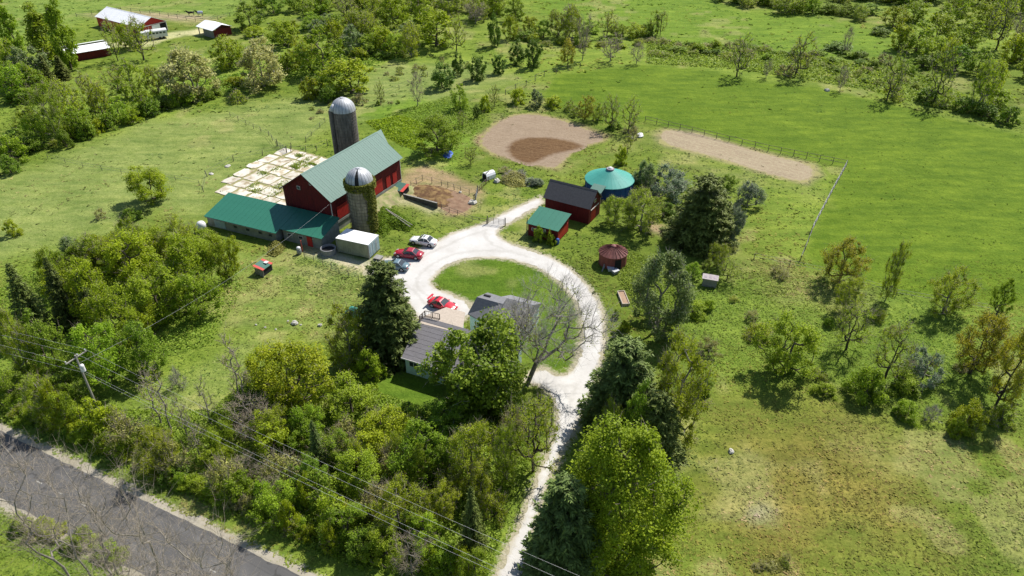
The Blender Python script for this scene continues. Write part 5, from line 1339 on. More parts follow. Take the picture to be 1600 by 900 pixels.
# ------------------------------------------------------------------ trees
def segs(A, B, ra, rb, n=3):
    """many tapered prisms at once: A,B (k,3)"""
    A = np.asarray(A, float); B = np.asarray(B, float); k = len(A)
    d = B - A; L = np.linalg.norm(d, axis=1, keepdims=True) + 1e-9; d = d / L
    ref = np.where(np.abs(d[:, 2:3]) > 0.9, np.array([[1.0, 0, 0]]), np.array([[0, 0, 1.0]]))
    u = np.cross(d, ref); u /= np.linalg.norm(u, axis=1, keepdims=True) + 1e-9; w = np.cross(d, u)
    ra = np.broadcast_to(np.asarray(ra, float), (k,)); rb = np.broadcast_to(np.asarray(rb, float), (k,))
    V = []
    for c, r in ((A, ra), (B, rb)):
        for i in range(n):
            a = 2 * np.pi * i / n
            V.append(c + (u * np.cos(a) + w * np.sin(a)) * r[:, None])
    V = np.stack(V, 1).reshape(-1, 3)
    base = (np.arange(k) * 2 * n)[:, None]
    Fq = np.concatenate([base + np.array([[i, (i + 1) % n, n + (i + 1) % n, n + i]]) for i in range(n)], 0)
    return V, Fq
def leaves(C, size, r, up=0.35, elong=1.0, out=None):
    n = len(C)
    nn = r.normal(size=(n, 3)) * .62; nn[:, 2] += .75                 # blades lie mostly open to the sky
    if out is not None: nn += out * .45
    a = np.cross(nn, r.normal(size=(n, 3))); a /= np.linalg.norm(a, axis=1, keepdims=True) + 1e-9
    b = np.cross(nn, a); b /= np.linalg.norm(b, axis=1, keepdims=True) + 1e-9
    s = size * (0.6 + 0.8 * r.rand(n))[:, None]
    p = [C + a * s * 0.5 * elong, C + b * s * 0.38, C - a * s * 0.5 * elong, C - b * s * 0.38]
    V = np.stack(p, 1).reshape(-1, 3)
    return V, np.arange(4 * n).reshape(-1, 4)
def merge(parts):
    Vs, Fs, o = [], [], 0
    for V, f in parts:
        Vs.append(V); Fs.append(f + o); o += len(V)
    return np.concatenate(Vs), np.concatenate(Fs)

SHAPES = {
 'round': lambda u: np.sin(np.pi * np.clip(0.10 + 0.84 * u, 0, 1)) ** 0.55,
 'wide': lambda u: np.where(u < .55, .75 + .45 * u, 1.0) * np.sqrt(np.clip(1.03 - (np.clip(u - .45, 0, 1) / .56) ** 2, 0, 1)),
 'vase': lambda u: (0.25 + 0.75 * u ** 0.6) * np.sqrt(np.clip(1.05 - (np.clip(u - .6, 0, 1) / .42) ** 2, 0, 1)),
 'column': lambda u: np.sin(np.pi * np.clip(0.14 + 0.82 * u, 0, 1)) ** 0.45,
 'cone': lambda u: np.clip(1.0 - u, 0, 1) ** 0.75 * np.clip(u * 6 + .5, 0, 1),
 'dome': lambda u: np.sqrt(np.clip(1.0 - u ** 2, 0, 1)) ** 0.8,
}
def broadleaf(seed, H=10., R=5., cb=.25, shape='round', ncl=90, clr=.9, nleaf=160, leaf=.34, tr=.28, twigs=3, twl=1.2, twr=.018, lump=.3, lean=(0, 0), hollow=.25, bare=False, subtw=0, stems=1, flat=.8, minr=.026, kink=.05, sag=.10):
    r = np.random.RandomState(seed)
    u = r.rand(ncl) ** .9; th = r.rand(ncl) * 2 * np.pi
    ph = r.rand(6) * 6.28
    lm = 1 + lump * (np.sin(2 * th + ph[0]) * .5 + np.sin(3 * th + ph[1] + 3 * u) * .4 + np.sin(5 * th + ph[2] - 4 * u) * .35)
    rad = R * SHAPES[shape](u) * np.sqrt(hollow + (1 - hollow) * r.rand(ncl)) * lm * .9
    z = H * (cb + (1 - cb) * u) - clr * .4
    top_noise = 1 + .12 * np.sin(th * 2 + ph[3])
    C = np.stack([rad * np.cos(th) + lean[0] * z, rad * np.sin(th) + lean[1] * z, np.clip(z * top_noise, clr * .3, H * 1.05)], 1)
    # limbs: every clump joins the nearest node that lies below it
    nodes = []; par = []
    nt_ = 7; hb = H * min(.8, cb + .45)
    for s in range(stems):
        so = np.zeros(3)
        sl_ = r.normal(size=2) * (.22 if stems > 1 else .03)
        wob = r.normal(size=(nt_, 2)) * .02 * H; wob[0] = 0
        for i in range(nt_):
            zz = hb * i / (nt_ - 1)
            nodes.append(so + np.array([lean[0] * zz + sl_[0] * zz + wob[i, 0] * .6, lean[1] * zz + sl_[1] * zz + wob[i, 1] * .6, zz]))
            par.append(-1 if i == 0 else len(nodes) - 2)
    order = np.argsort(np.hypot(C[:, 0] - lean[0] * C[:, 2], C[:, 1] - lean[1] * C[:, 2]) + .3 * C[:, 2])
    tips = []
    for ci in order:
        c = C[ci]; Nn = np.array(nodes)
        dh = np.linalg.norm(Nn[:, :2] - c[:2], axis=1); dz = c[2] - Nn[:, 2]
        cost = np.sqrt(dh ** 2 + dz ** 2) + 3.0 * np.clip(dh * .35 - dz, 0, None) + (Nn[:, 2] < H * cb * .55) * 4
        k = int(np.argmin(cost)); a = Nn[k]; pr = k; m = 3
        jit = r.normal(size=(m, 3)) * kink * np.linalg.norm(c - a)
        for i in range(1, m + 1):
            t = i / m; p = a + (c - a) * t; p[2] += (-sag if t < 1 else 0) * np.linalg.norm(c - a) * math.sin(math.pi * t)
            if i < m: p = p + jit[i - 1]
            nodes.append(p); par.append(pr); pr = len(nodes) - 1
        tips.append(pr)
    Nn = np.array(nodes); par = np.array(par); cnt = np.zeros(len(nodes)); cnt[tips] = 1
    for i in range(len(nodes) - 1, -1, -1):
        if par[i] >= 0: cnt[par[i]] += cnt[i]
    rr_ = minr + tr * (cnt / max(1, cnt.max())) ** .5 * .96
    idx = np.where(par >= 0)[0]
    thick = idx[rr_[idx] > .07]; thin = idx[rr_[idx] <= .07]
    wood = [segs(Nn[par[thick]], Nn[thick], np.minimum(rr_[par[thick]], rr_[thick] * 1.35), rr_[thick], 6)] if len(thick) else []
    if len(thin): wood.append(segs(Nn[par[thin]], Nn[thin], np.minimum(rr_[par[thin]], rr_[thin] * 1.4), rr_[thin], 3))
    # twigs
    tw = []
    if twigs:
        base = np.repeat(C, twigs, axis=0); k = len(base)
        outd = base - np.array([0, 0, H * cb]); outd /= np.linalg.norm(outd, axis=1, keepdims=True) + 1e-9
        d = outd * .8 + r.normal(size=(k, 3)) * .6 + np.array([0, 0, .35]); d /= np.linalg.norm(d, axis=1, keepdims=True)
        L = twl * (.5 + r.rand(k))[:, None]; mid = base + d * L * .55 + r.normal(size=(k, 3)) * .08 * twl; end = base + d * L + r.normal(size=(k, 3)) * .15 * twl
        tw += [segs(base, mid, twr * 1.3, twr, 3), segs(mid, end, twr, twr * .4, 3)]
        for _ in range(subtw):
            t = .25 + .7 * r.rand(k, 1); b2 = base + (mid - base) * np.minimum(t / .55, 1) + (end - mid) * np.clip((t - .55) / .45, 0, 1)
            d2 = d + r.normal(size=(k, 3)) * .75; d2 /= np.linalg.norm(d2, axis=1, keepdims=True)
            tw.append(segs(b2, b2 + d2 * L * (.3 + .35 * r.rand(k, 1)), twr * .7, twr * .3, 3))
    out = {'wood': merge(wood), 'twigs': merge(tw) if tw else None, 'C': C}
    if nleaf:
        nl = ncl * nleaf
        cl = np.repeat(np.arange(ncl), nleaf); rc = clr * (.4 + 1.05 * r.rand(ncl))[cl]
        v = r.normal(size=(nl, 3)); v /= np.linalg.norm(v, axis=1, keepdims=True)
        v *= (r.rand(nl, 1) ** .55) * rc[:, None]; v[:, 2] *= flat
        P = C[cl] + v; P[:, 2] = np.maximum(P[:, 2], .08)
        V, Fq = leaves(P, leaf, r, out=v / (np.linalg.norm(v, axis=1, keepdims=True) + 1e-9))
        ct = r.rand(ncl) * .55; tint = np.clip(ct[cl] + r.rand(nl) * .5, 0, 1)
        out['leaf'] = (V, Fq, np.repeat(tint, 4))
    return out
def conifer(seed, H=12., R=4., n_wh=26, droop=.28, dens=1.0, needle=.5, tr=.22, taper=.85, cb=.04, gap=.0, broad=1.0):
    r = np.random.RandomState(seed); Pn = []; Dn = []; bA = []; bB = []; tn = []
    for k in range(n_wh):
        t = k / (n_wh - 1); z = H * (cb + (1 - cb) * (t ** .92)); L0 = R * (1 - t) ** taper + .15
        nb = int(6 + 5 * (1 - t)); a0 = r.rand() * 6.28
        if r.rand() < gap: continue
        for b in range(nb):
            a = a0 + 2 * np.pi * b / nb + r.normal() * .16; L = L0 * (.7 + .42 * r.rand())
            m = max(4, int(L * 9 * dens)); s = (np.arange(m) + r.rand(m)) / m; s = s ** .8
            dr = droop * (1 - t * .8)
            rad = L * s; zz = z - dr * L * s + .32 * dr * L * s ** 3 + (t > .8) * s * L * .5
            side = r.normal(size=m) * .17 * L * (1 - s * .75) * broad
            x = rad * np.cos(a) - side * np.sin(a); y = rad * np.sin(a) + side * np.cos(a)
            Pn.append(np.stack([x, y, zz - abs(side) * .25], 1))
            dd = np.stack([np.cos(a) - np.sign(side) * np.sin(a) * .9, np.sin(a) + np.sign(side) * np.cos(a) * .9, np.full(m, -.3)], 1); Dn.append(dd)
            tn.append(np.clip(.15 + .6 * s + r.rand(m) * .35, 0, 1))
            bA.append((0, 0, z)); bB.append((L * .8 * np.cos(a), L * .8 * np.sin(a), z - dr * L * .75))
    P = np.concatenate(Pn); D = np.concatenate(Dn); T = np.concatenate(tn)
    K = 5
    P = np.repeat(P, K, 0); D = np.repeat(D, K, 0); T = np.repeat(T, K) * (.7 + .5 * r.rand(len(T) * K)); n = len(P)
    P = P + r.normal(size=(n, 3)) * np.array([.13, .13, .10]) * needle * 1.6
    D = D + r.normal(size=(n, 3)) * .45; D /= np.linalg.norm(D, axis=1, keepdims=True)
    Sd = np.cross(D, np.array([0, 0, 1.0]) + r.normal(size=(n, 3)) * .5); Sd /= np.linalg.norm(Sd, axis=1, keepdims=True) + 1e-9
    s = needle * (.6 + .7 * r.rand(n, 1)); 
    V = np.stack([P - Sd * s * .17, P + D * s * .75 * 1.0, P + Sd * s * .17, P - D * s * .25], 1).reshape(-1, 3)
    V[:, 2] = np.maximum(V[:, 2], .05)
    wood = [segs([(0, 0, 0)], [(0, 0, H * .97)], tr, .03, 8), segs(bA, bB, .05, .015, 3)]
    return {'wood': merge(wood), 'twigs': None, 'leaf': (V, np.arange(4 * n).reshape(-1, 4), np.repeat(np.clip(T, 0, 1), 4))}

PROTO = {}
def proto(key, data, leaf_m, bark_m='bark', twig_m='twig', dims=(10., 5.)):
    parts = [('trunk', np_mesh('trunk', *data['wood'], M[bark_m]))]
    if data.get('twigs') is not None: parts.append(('twigs', np_mesh('twigs', *data['twigs'], M[twig_m])))
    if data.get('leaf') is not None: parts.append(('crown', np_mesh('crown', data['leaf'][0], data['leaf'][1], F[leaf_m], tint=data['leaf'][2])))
    PROTO.setdefault(key, []).append((parts, dims))
# kind: builder(seed, detail)
def K(shape, H, R, leafm, bark='bark', twig='twig', far=False, **kw):
    return dict(shape=shape, H=H, R=R, leafm=leafm, bark=bark, twig=twig, kw=kw)
KINDS = {
 'lime':   K('round', 10, 5, 'lime', ncl=85, clr=1.1, nleaf=120, leaf=.31, cb=.12, lump=.42, twigs=2),
 'mid':    K('round', 10, 5, 'mid', ncl=85, clr=1.1, nleaf=120, leaf=.31, cb=.10, lump=.42, twigs=2),
 'deep':   K('round', 10, 5, 'deep', ncl=85, clr=1.05, nleaf=130, leaf=.32, lump=.42, cb=.12, twigs=2),
 'olive':  K('wide', 10, 5, 'olive', 'bark_grey', 'twig', ncl=100, clr=1.0, nleaf=108, leaf=.26, cb=.12, lump=.4, twigs=5, subtw=1, twl=1.2),
 'orange': K('wide', 10, 5, 'orange', 'bark_dark', 'twig', ncl=90, clr=1.0, nleaf=120, leaf=.26, cb=.2, twigs=4, subtw=1, twl=1.2),
 'blossom': K('wide', 10, 5.5, 'blossom', 'bark_grey', 'twig_grey', ncl=110, clr=1.05, nleaf=150, leaf=.30, cb=.08, twigs=3),
 'poplar': K('column', 16, 4.2, 'mid', ncl=110, clr=1.3, nleaf=170, leaf=.4, cb=.1, twigs=2),
 'bare':   K('vase', 10, 4.5, 'olive', 'bark_grey', 'twig', ncl=80, clr=.9, nleaf=8, leaf=.17, cb=.2, twigs=6, subtw=2, twl=1.5, tr=.2, twr=.02),
 'sparse': K('wide', 10, 4.5, 'olive', 'bark_dark', 'twig', ncl=70, clr=.95, nleaf=42, leaf=.24, cb=.22, twigs=4, subtw=2, twl=1.3, tr=.24),
 'sapling': K('column', 10, 1.4, 'olive', 'bark_grey', 'twig', ncl=26, clr=.6, nleaf=16, leaf=.17, cb=.3, twigs=6, subtw=1, twl=.9, tr=.10),
 'shrub':  K('dome', 4, 3, 'mid', ncl=40, clr=.75, nleaf=150, leaf=.26, cb=.05, twigs=2, tr=.1, stems=3, twl=.8),
 'limeshrub': K('dome', 4, 3, 'lime', ncl=40, clr=.75, nleaf=130, leaf=.25, cb=.05, twigs=2, tr=.1, stems=3, twl=.8),
 'darkshrub': K('dome', 4, 3, 'dark', ncl=42, clr=.75, nleaf=150, leaf=.26, cb=.04, twigs=2, tr=.1, stems=3, twl=.8),
 'oliveshrub': K('dome', 4, 3, 'olive', 'bark', 'twig', ncl=40, clr=.75, nleaf=80, leaf=.22, cb=.05, twigs=7, tr=.08, stems=3, twl=.9),
 'willow': K('dome', 5, 4, 'willow', 'bark_grey', 'twig_grey', ncl=55, clr=.8, nleaf=130, leaf=.24, cb=.05, twigs=5, tr=.13, stems=3),
 'greygreen': K('round', 9, 4.5, 'sagey', 'bark_grey', 'twig_grey', ncl=85, clr=.95, nleaf=150, leaf=.29, cb=.05, twigs=4),
 'brush':  K('dome', 3.5, 3, 'brush', 'bark_grey', 'twig', ncl=34, clr=.7, nleaf=70, leaf=.22, cb=.05, twigs=7, subtw=1, tr=.07, stems=4, twl=1.1, twr=.016),
 'dead':   K('dome', 3.5, 3, 'brush', 'bark_grey', 'twig_grey', ncl=36, clr=.7, nleaf=3, leaf=.16, cb=.05, twigs=12, subtw=2, tr=.07, stems=4, twl=1.1, twr=.02),
 'cedar':  K('round', 8, 3.4, 'cedar', ncl=70, clr=.8, nleaf=150, leaf=.27, cb=.10, twigs=0, tr=.15, hollow=.3, flat=1.0),
}
FARK = dict(ncl=.55, nleaf=.42, leaf=1.75, clr=1.25)
def build_proto(kind, far, v):
    k = KINDS[kind]; kw = dict(k['kw'])
    if far:
        kw['ncl'] = int(kw['ncl'] * .75); kw['nleaf'] = max(3, int(kw['nleaf'] * .55)); kw['leaf'] *= 1.45; kw['clr'] *= 1.15
        kw['subtw'] = max(0, kw.get('subtw', 0) - 1); kw['twr'] = kw.get('twr', .018) * 1.8
    if not far: kw['leaf'] *= .84; kw['nleaf'] = int(kw['nleaf'] * 1.3)
    data = broadleaf(hash_(kind, far, v), H=k['H'], R=k['R'], shape=k['shape'], **kw)
    proto((kind, far), data, k['leafm'], k['bark'], k['twig'], (k['H'], k['R']))
def hash_(*a):
    h = 7
    for c in '_'.join(map(str, a)): h = (h * 31 + ord(c)) % 99991
    return h
def get_proto(kind, far, rnd):
    key = (kind, far)
    if key not in PROTO:
        if kind in ('spruce', 'bluespruce'):
            for v in range(2):
                d = conifer(hash_(kind, far, v), 12, 3.6, 26 if not far else 18, dens=1.0 if not far else .45, needle=.42 if not far else .8)
                proto(key, d, 'spruce' if kind == 'spruce' else 'spruce_blue', 'bark_dark', dims=(12., 3.6))
        else:
            for v in range(2 if far else 3): build_proto(kind, far, v)
    return rnd.choice(PROTO[key])
TREE_COUNT = [0]
CATS = {'shrub': 'shrub', 'limeshrub': 'shrub', 'darkshrub': 'shrub', 'oliveshrub': 'shrub', 'willow': 'shrub', 'brush': 'shrub', 'dead': 'shrub'}
OBJN = {'shrub': 'leafy_shrub', 'limeshrub': 'leafy_shrub', 'darkshrub': 'leafy_shrub', 'oliveshrub': 'leafy_shrub', 'willow': 'silver_shrub', 'brush': 'twiggy_shrub', 'dead': 'dead_shrub',
        'spruce': 'spruce_tree', 'bluespruce': 'spruce_tree', 'cedar': 'juniper_tree', 'poplar': 'poplar_tree', 'bare': 'bare_tree', 'sapling': 'sapling', 'blossom': 'blossoming_tree', 'orange': 'budding_tree', 'sparse': 'budding_tree'}
DESC = {'lime': 'lime green leafy tree', 'mid': 'mid green leafy tree', 'deep': 'deep green leafy tree', 'olive': 'olive green thin leaved tree', 'orange': 'orange brown budding tree', 'blossom': 'cream coloured budding tree',
        'poplar': 'tall narrow green poplar', 'bare': 'leafless grey brown tree', 'sparse': 'half bare tree with few leaves', 'sapling': 'thin bare sapling', 'shrub': 'green shrub', 'limeshrub': 'lime green shrub', 'darkshrub': 'dark green shrub',
        'oliveshrub': 'olive green shrub', 'willow': 'blue grey shrub', 'greygreen': 'grey green tree', 'brush': 'brown twiggy shrub', 'dead': 'grey leafless shrub', 'cedar': 'small dark green tree', 'spruce': 'dark spruce', 'bluespruce': 'pale blue spruce'}
PLANTS = []
def plant_at(kind, cx, by, yt, w, label=None, group=None, tiltpx=None):
    """cx: picture column of the crown, by: row of the foot, yt: row of the top, w: crown width"""
    low = kind not in ('olive', 'orange', 'sparse', 'bare', 'sapling', 'blossom', 'poplar')
    by -= (.20 if low else .07) * w
    y = W(800, by).y; H = max(0.5, top_z(y, yt)); zc = H * .6
    # a round crown hides its own summit: shorten a little
    d = depth(y, zc); x = (cx - 800) * d / FOC; R = w * d / FOC / 2
    rnd = random.Random(hash_(kind, cx, by, yt, w))
    y_c = y
    far = y > 150
    parts, dims = get_proto(kind, far, rnd)
    sx = R / dims[1] * .84; sz = H / dims[0] * .9
    o = bpy.data.objects.new(OBJN.get(kind, 'leafy_tree'), None)
    o.location = (x, y, 0); o.rotation_euler = (0, 0, rnd.uniform(0, 6.28)); o.scale = (sx, sx, sz); o.empty_display_size = .5
    COL.objects.link(o)
    for n_, me in parts:
        c = bpy.data.objects.new(n_, me); COL.objects.link(c); c.parent = o
        if n_ == 'twigs': c['kind'] = 'stuff'
    PLANTS.append(dict(o=o, kind=kind, px=(cx, (by + yt) / 2), w=w, label=label, group=group))
    return o
def hero(name, data, loc, leafm, bark, twig, label, cat='tree', rz=0, scale=(1, 1, 1)):
    t = thing(name, label, cat, loc, rz)
    t.scale = scale
    child('trunk', np_mesh('trunk', *data['wood'], M[bark]), t)
    if data.get('twigs') is not None: child('twigs', np_mesh('twigs', *data['twigs'], M[twig]), t, kind='stuff')
    if data.get('leaf') is not None: child('crown', np_mesh('crown', data['leaf'][0], data['leaf'][1], F[leafm], tint=data['leaf'][2]), t)
    return t

# ------------------------------------------------------------------ planting plan: kind, crown column, foot row, top row, width | label
TABLE = """
poplar 8 82 -8 34 | tall poplar at the top left corner, leftmost of the poplars
poplar 62 104 6 58 | broad tall poplar left of the white roofed stable
poplar 90 112 -4 40 | tall poplar leaning over the left end of the white roofed stable
mid 12 135 62 60
lime 2 118 52 44
greygreen 42 142 72 66
mid 10 168 95 60
darkshrub 30 172 138 60
deep 48 150 100 40
spruce 68 142 82 34 | left one of the two dark conifers at the edge of the far lawn
spruce 92 130 84 34 | right one of the two dark conifers at the edge of the far lawn
sparse 172 98 24 36
lime 190 80 34 30
lime 205 84 30 40
sparse 213 98 22 56 | many stemmed budding tree in front of the far red pole barn
olive 70 225 130 62
mid 52 236 178 46
olive 100 205 118 60
darkshrub 98 236 200 30
mid 118 222 165 50
sparse 137 186 110 50
limeshrub 108 226 196 28
olive 150 192 122 52
darkshrub 130 222 180 36
sparse 178 150 100 46
limeshrub 152 212 184 26
olive 200 158 92 58
mid 182 200 150 48
darkshrub 165 208 172 36
mid 222 186 140 50
limeshrub 205 198 168 32
darkshrub 232 188 150 44
darkshrub 262 176 148 40
blossom 292 158 72 112 | broad tan budding tree in the hedgerow below the white trailer
olive 240 150 98 42
shrub 300 170 142 46
shrub 270 172 146 30
lime 352 118 50 62 | lime green tree in front of the far dark conifer and loafing shed
limeshrub 366 142 120 44
darkshrub 330 158 138 40
deep 386 56 2 58 | very dark round tree beside the small white roofed loafing shed
blossom 404 142 58 96 | cream coloured blossoming tree in the hedgerow
limeshrub 448 120 80 40
oliveshrub 370 166 140 36
lime 440 84 30 62
lime 396 64 40 40
deep 424 30 -12 44
mid 470 28 -20 54
mid 405 18 -24 40
sparse 540 36 -14 44
mid 500 30 -14 50
olive 578 44 -10 60
lime 470 110 52 56
mid 500 132 40 84 | broad bushy tree in the belt above the far silo, with visible grey trunk
lime 522 92 28 50
greygreen 548 96 40 50
olive 560 66 10 52
lime 598 92 40 54
mid 575 94 50 46
mid 618 96 50 48
limeshrub 560 100 74 36
darkshrub 600 98 80 40
olive 640 92 30 46
lime 612 52 -10 60
mid 655 46 -12 56
lime 680 90 12 92 | wide lime green tree casting a long shadow at the belt edge
sparse 712 84 20 40 | tall pinkish bare tree right of the wide lime green tree
olive 700 30 -20 56
olive 745 34 -16 50
bare 742 40 2 50
mid 775 32 -14 40
cedar 773 78 20 28 | upright dark tree beside the pinkish bare tree
lime 797 68 22 34
mid 805 40 -6 40
lime 828 60 24 38
deep 850 66 30 34
darkshrub 820 70 48 40
olive 872 62 12 42
olive 895 66 4 44
bare 890 60 8 40
mid 922 60 30 36
sparse 950 60 14 40
lime 966 64 34 36
lime 994 66 34 42
deep 1010 62 36 30
olive 1022 58 16 30
sparse 1034 58 14 26
orange 888 104 58 34 | small reddish budding tree at the top corner of the bright field
bare 912 97 20 36 | tall slim mauve grey bare tree at the top corner of the bright field
bare 955 100 52 48 | spreading bare orchard tree with dark trunk
bare 996 102 66 32 | small pale grey bare tree right of the spreading orchard tree
cedar 808 106 62 30
cedar 833 112 56 34
lime 545 166 90 100 | large lime green tree behind the far silo
mid 500 158 112 52
limeshrub 482 162 118 40
darkshrub 512 166 130 36
brush 560 168 146 34
sparse 592 162 124 20
bare 650 168 112 30
cedar 690 146 96 44 | plump dark green bushy tree at the left of a row
cedar 715 122 80 24
cedar 745 132 84 36
cedar 780 120 82 28
mid 718 178 130 34
limeshrub 758 178 146 26
cedar 744 188 162 16
sparse 772 168 130 22
sparse 722 200 172 24
limeshrub 810 168 136 34
greygreen 838 172 140 30
limeshrub 866 174 150 38
oliveshrub 890 178 156 26
orange 915 190 148 36
sparse 958 205 146 42
sparse 985 208 150 42
olive 935 190 160 30
darkshrub 960 206 186 30
brush 985 212 190 30
oliveshrub 900 186 166 26
brush 990 222 200 22
mid 682 256 180 88 | round green tree behind the barn with the blue tarp under it
sparse 735 258 226 26
lime 229 334 258 88 | round lone olive tree in the pale pasture above the lower left woods
limeshrub 15 374 342 34
brush 155 346 326 24
darkshrub 205 352 325 40
shrub 12 262 212 60
darkshrub 40 248 214 60
darkshrub 10 278 240 40
darkshrub 28 226 196 44
mid 40 208 165 50
limeshrub 970 262 226 28 | yellow green shrub directly behind the yurt
sparse 982 240 205 22
sparse 1158 124 50 54 | lone half bare tree with straight trunk behind the bright field
sparse 1252 124 48 64 | wide half bare tree with dark shadow behind the bright field
brush 1228 126 98 40
bare 1318 144 104 26
sparse 1400 160 72 44
bare 1200 124 92 20
oliveshrub 1398 164 132 40
sparse 1478 166 60 48 | tall tree with leaning dark trunk and lime top at the right woods edge
lime 1490 112 58 36
olive 1545 172 86 54
lime 1560 150 92 46
sparse 1575 82 -10 60 | tall bare topped tree leaning right at the top right corner
bare 1597 92 20 40
bare 1326 86 42 22
darkshrub 1312 90 66 56
darkshrub 1378 62 42 40
brush 1385 106 82 34
darkshrub 1580 202 164 44
darkshrub 1545 192 160 50
darkshrub 1510 182 150 44
oliveshrub 1480 174 146 40
darkshrub 1450 168 134 46
shrub 1560 176 140 50
lime 1400 52 8 50
mid 1432 44 -4 56
lime 1470 80 18 74
mid 1440 94 30 70
lime 1410 86 36 44
olive 1500 42 -14 60
mid 1520 90 30 66
lime 1545 60 2 60
olive 1575 40 -24 60
mid 1460 108 56 60
deep 1500 122 70 54
mid 1535 126 72 50
lime 1590 110 50 54
darkshrub 1445 114 84 44
mid 1420 122 92 34
willow 1045 318 256 92 | blue grey shrub mass between yurt and big dark spruce
willow 1172 336 284 60 | silvery shrub right of the big dark spruce
willow 1008 300 262 50
willow 1150 384 320 52
greygreen 1010 302 252 44
mid 1140 300 272 30
olive 1006 366 298 92 | olive tree with visible trunk left of the big dark spruce
olive 962 352 306 50 | small olive tree at the right end of the charcoal roofed shed
darkshrub 1040 345 315 44
sparse 952 300 270 30
greygreen 1036 540 392 122 | large grey green tree inside the drive bend, right of the grain bin
limeshrub 976 520 502 24 | small round green shrub beside the drive
darkshrub 963 500 484 18
shrub 862 386 366 18
shrub 843 382 352 24
limeshrub 859 384 358 14
sparse 1140 440 400 44
olive 1125 420 380 40
mid 1085 440 410 30
shrub 1085 500 468 60
brush 1110 560 530 44
oliveshrub 1190 540 505 60
brush 1175 505 486 30
olive 1065 690 520 128 | wide yellow green tree spreading right of the dark spruces along the drive
darkshrub 1100 620 590 40
olive 955 706 622 50
deep 1000 720 600 70
mid 1238 606 498 112 | round bushy tree with dark shade standing alone in the right meadow
sparse 1338 552 462 80 | half bare tree with leaning trunk in the middle of the right scrub
olive 1330 492 432 60
orange 1322 448 372 84 | grey and orange budding tree against the lower bright field
olive 1402 472 376 40 | narrow wind bent tree leaning right into the bright field
olive 1490 494 418 82 | round olive tree at the lower edge of the bright field
mid 1572 498 434 38
sparse 1402 596 504 80 | open crowned tree with forked dark trunk in the right scrub
orange 1542 590 484 96 | orange brown budding tree second from the right edge
orange 1592 640 508 84 | orange brown budding tree cut by the right edge
willow 1452 608 548 84
shrub 1415 620 582 70
shrub 1360 634 574 76
limeshrub 1520 684 628 66 | bright yellow green shrub below the orange budding trees
shrub 1500 686 652 40
dead 1459 662 636 30
shrub 1420 660 628 50
oliveshrub 1570 670 632 60
shrub 1290 624 600 44
brush 1220 440 418 40
olive 540 572 474 92 | dark olive tree leaning against the left side of the big spruce
shrub 575 604 546 66 | feathery green shrub at the corner of the small lawn
deep 700 690 624 90
darkshrub 640 668 630 60
darkshrub 735 700 650 80
lime 452 660 528 152 | broad lime green tree in the thicket below the pasture
lime 405 620 545 70
mid 545 672 597 116
lime 600 720 642 110
bluespruce 492 742 650 46 | small pale spruce in the thicket above the road
mid 660 770 663 120
olive 735 760 662 100
spruce 737 876 750 64 | dark pointed spruce near the bottom of the white drive
olive 790 760 662 60
sparse 835 744 610 110 | open branching tree beside the lower drive, left of it
lime 130 520 400 90
lime 200 470 362 110
lime 280 480 362 110
lime 345 450 360 60
lime 160 440 365 90
mid 240 520 420 110
lime 170 560 440 100
mid 300 510 420 90
greygreen 110 430 370 60
spruce 85 520 392 66 | dark brown green conifer at the left end of the lower left woods
spruce 30 540 400 80 | dark conifer at the left edge above the power line
spruce 130 520 420 50
deep 60 600 490 80
lime 228 530 470 60
mid 150 620 500 110
deep 215 600 500 80
olive 20 600 480 70
olive 60 660 589 80
deep 100 650 582 80
mid 15 643 584 70
sapling 232 672 569 40
sapling 250 680 575 34
sapling 280 690 606 26
sapling 318 680 582 30
sapling 362 640 522 40 | tall thin bare double trunk rising left of the broad lime green tree
sapling 375 650 552 34
brush 320 650 590 0
dead 276 610 578 30
sapling 300 720 638 30
limeshrub 150 690 624 90
mid 95 680 613 60
brush 190 718 653 90
shrub 70 670 633 50
shrub 130 695 664 60
limeshrub 80 674 598 50
olive 240 740 669 80
shrub 190 721 679 60
brush 260 750 691 80
shrub 165 712 677 50
brush 350 780 714 80
darkshrub 270 757 724 60
bare 390 690 622 100
lime 420 720 647 90
shrub 370 790 740 70
shrub 300 771 744 50
mid 340 720 663 60
brush 440 780 709 100
mid 430 825 760 80
limeshrub 478 800 740 40
limeshrub 450 837 783 50
shrub 520 840 774 80
darkshrub 500 800 734 90
mid 560 780 707 100
mid 540 860 794 90
limeshrub 512 865 818 40
darkshrub 560 883 831 70
olive 620 840 750 100
mid 600 890 822 90
brush 590 820 754 80
mid 660 880 806 80
bare 640 900 840 80
shrub 690 900 850 70
olive 690 820 754 70
limeshrub 676 900 860 50
darkshrub 640 860 800 60
mid 740 920 860 60
limeshrub 720 900 850 40
darkshrub 385 650 600 60
darkshrub 350 690 640 70
mid 480 700 634 70
deep 530 740 674 70
brush 540 720 663 80
deep 480 780 712 70
shrub 410 800 750 50
oliveshrub 460 841 814 50
oliveshrub 590 700 640 70
limeshrub 640 720 660 70
darkshrub 690 760 700 60
shrub 350 794 770 40
shrub 245 748 731 40
shrub 20 647 621 60
darkshrub 45 659 646 50
darkshrub 110 687 667 50
oliveshrub 770 820 770 60
oliveshrub 780 700 660 60
brush 800 690 640 60
"""
for ln in TABLE.strip().split('\n'):
    a, _, lab = ln.partition('|'); k, cx, by, yt, w = a.split()
    if float(w) <= 0: continue
    plant_at(k, float(cx), float(by), float(yt), float(w), lab.strip() or None)
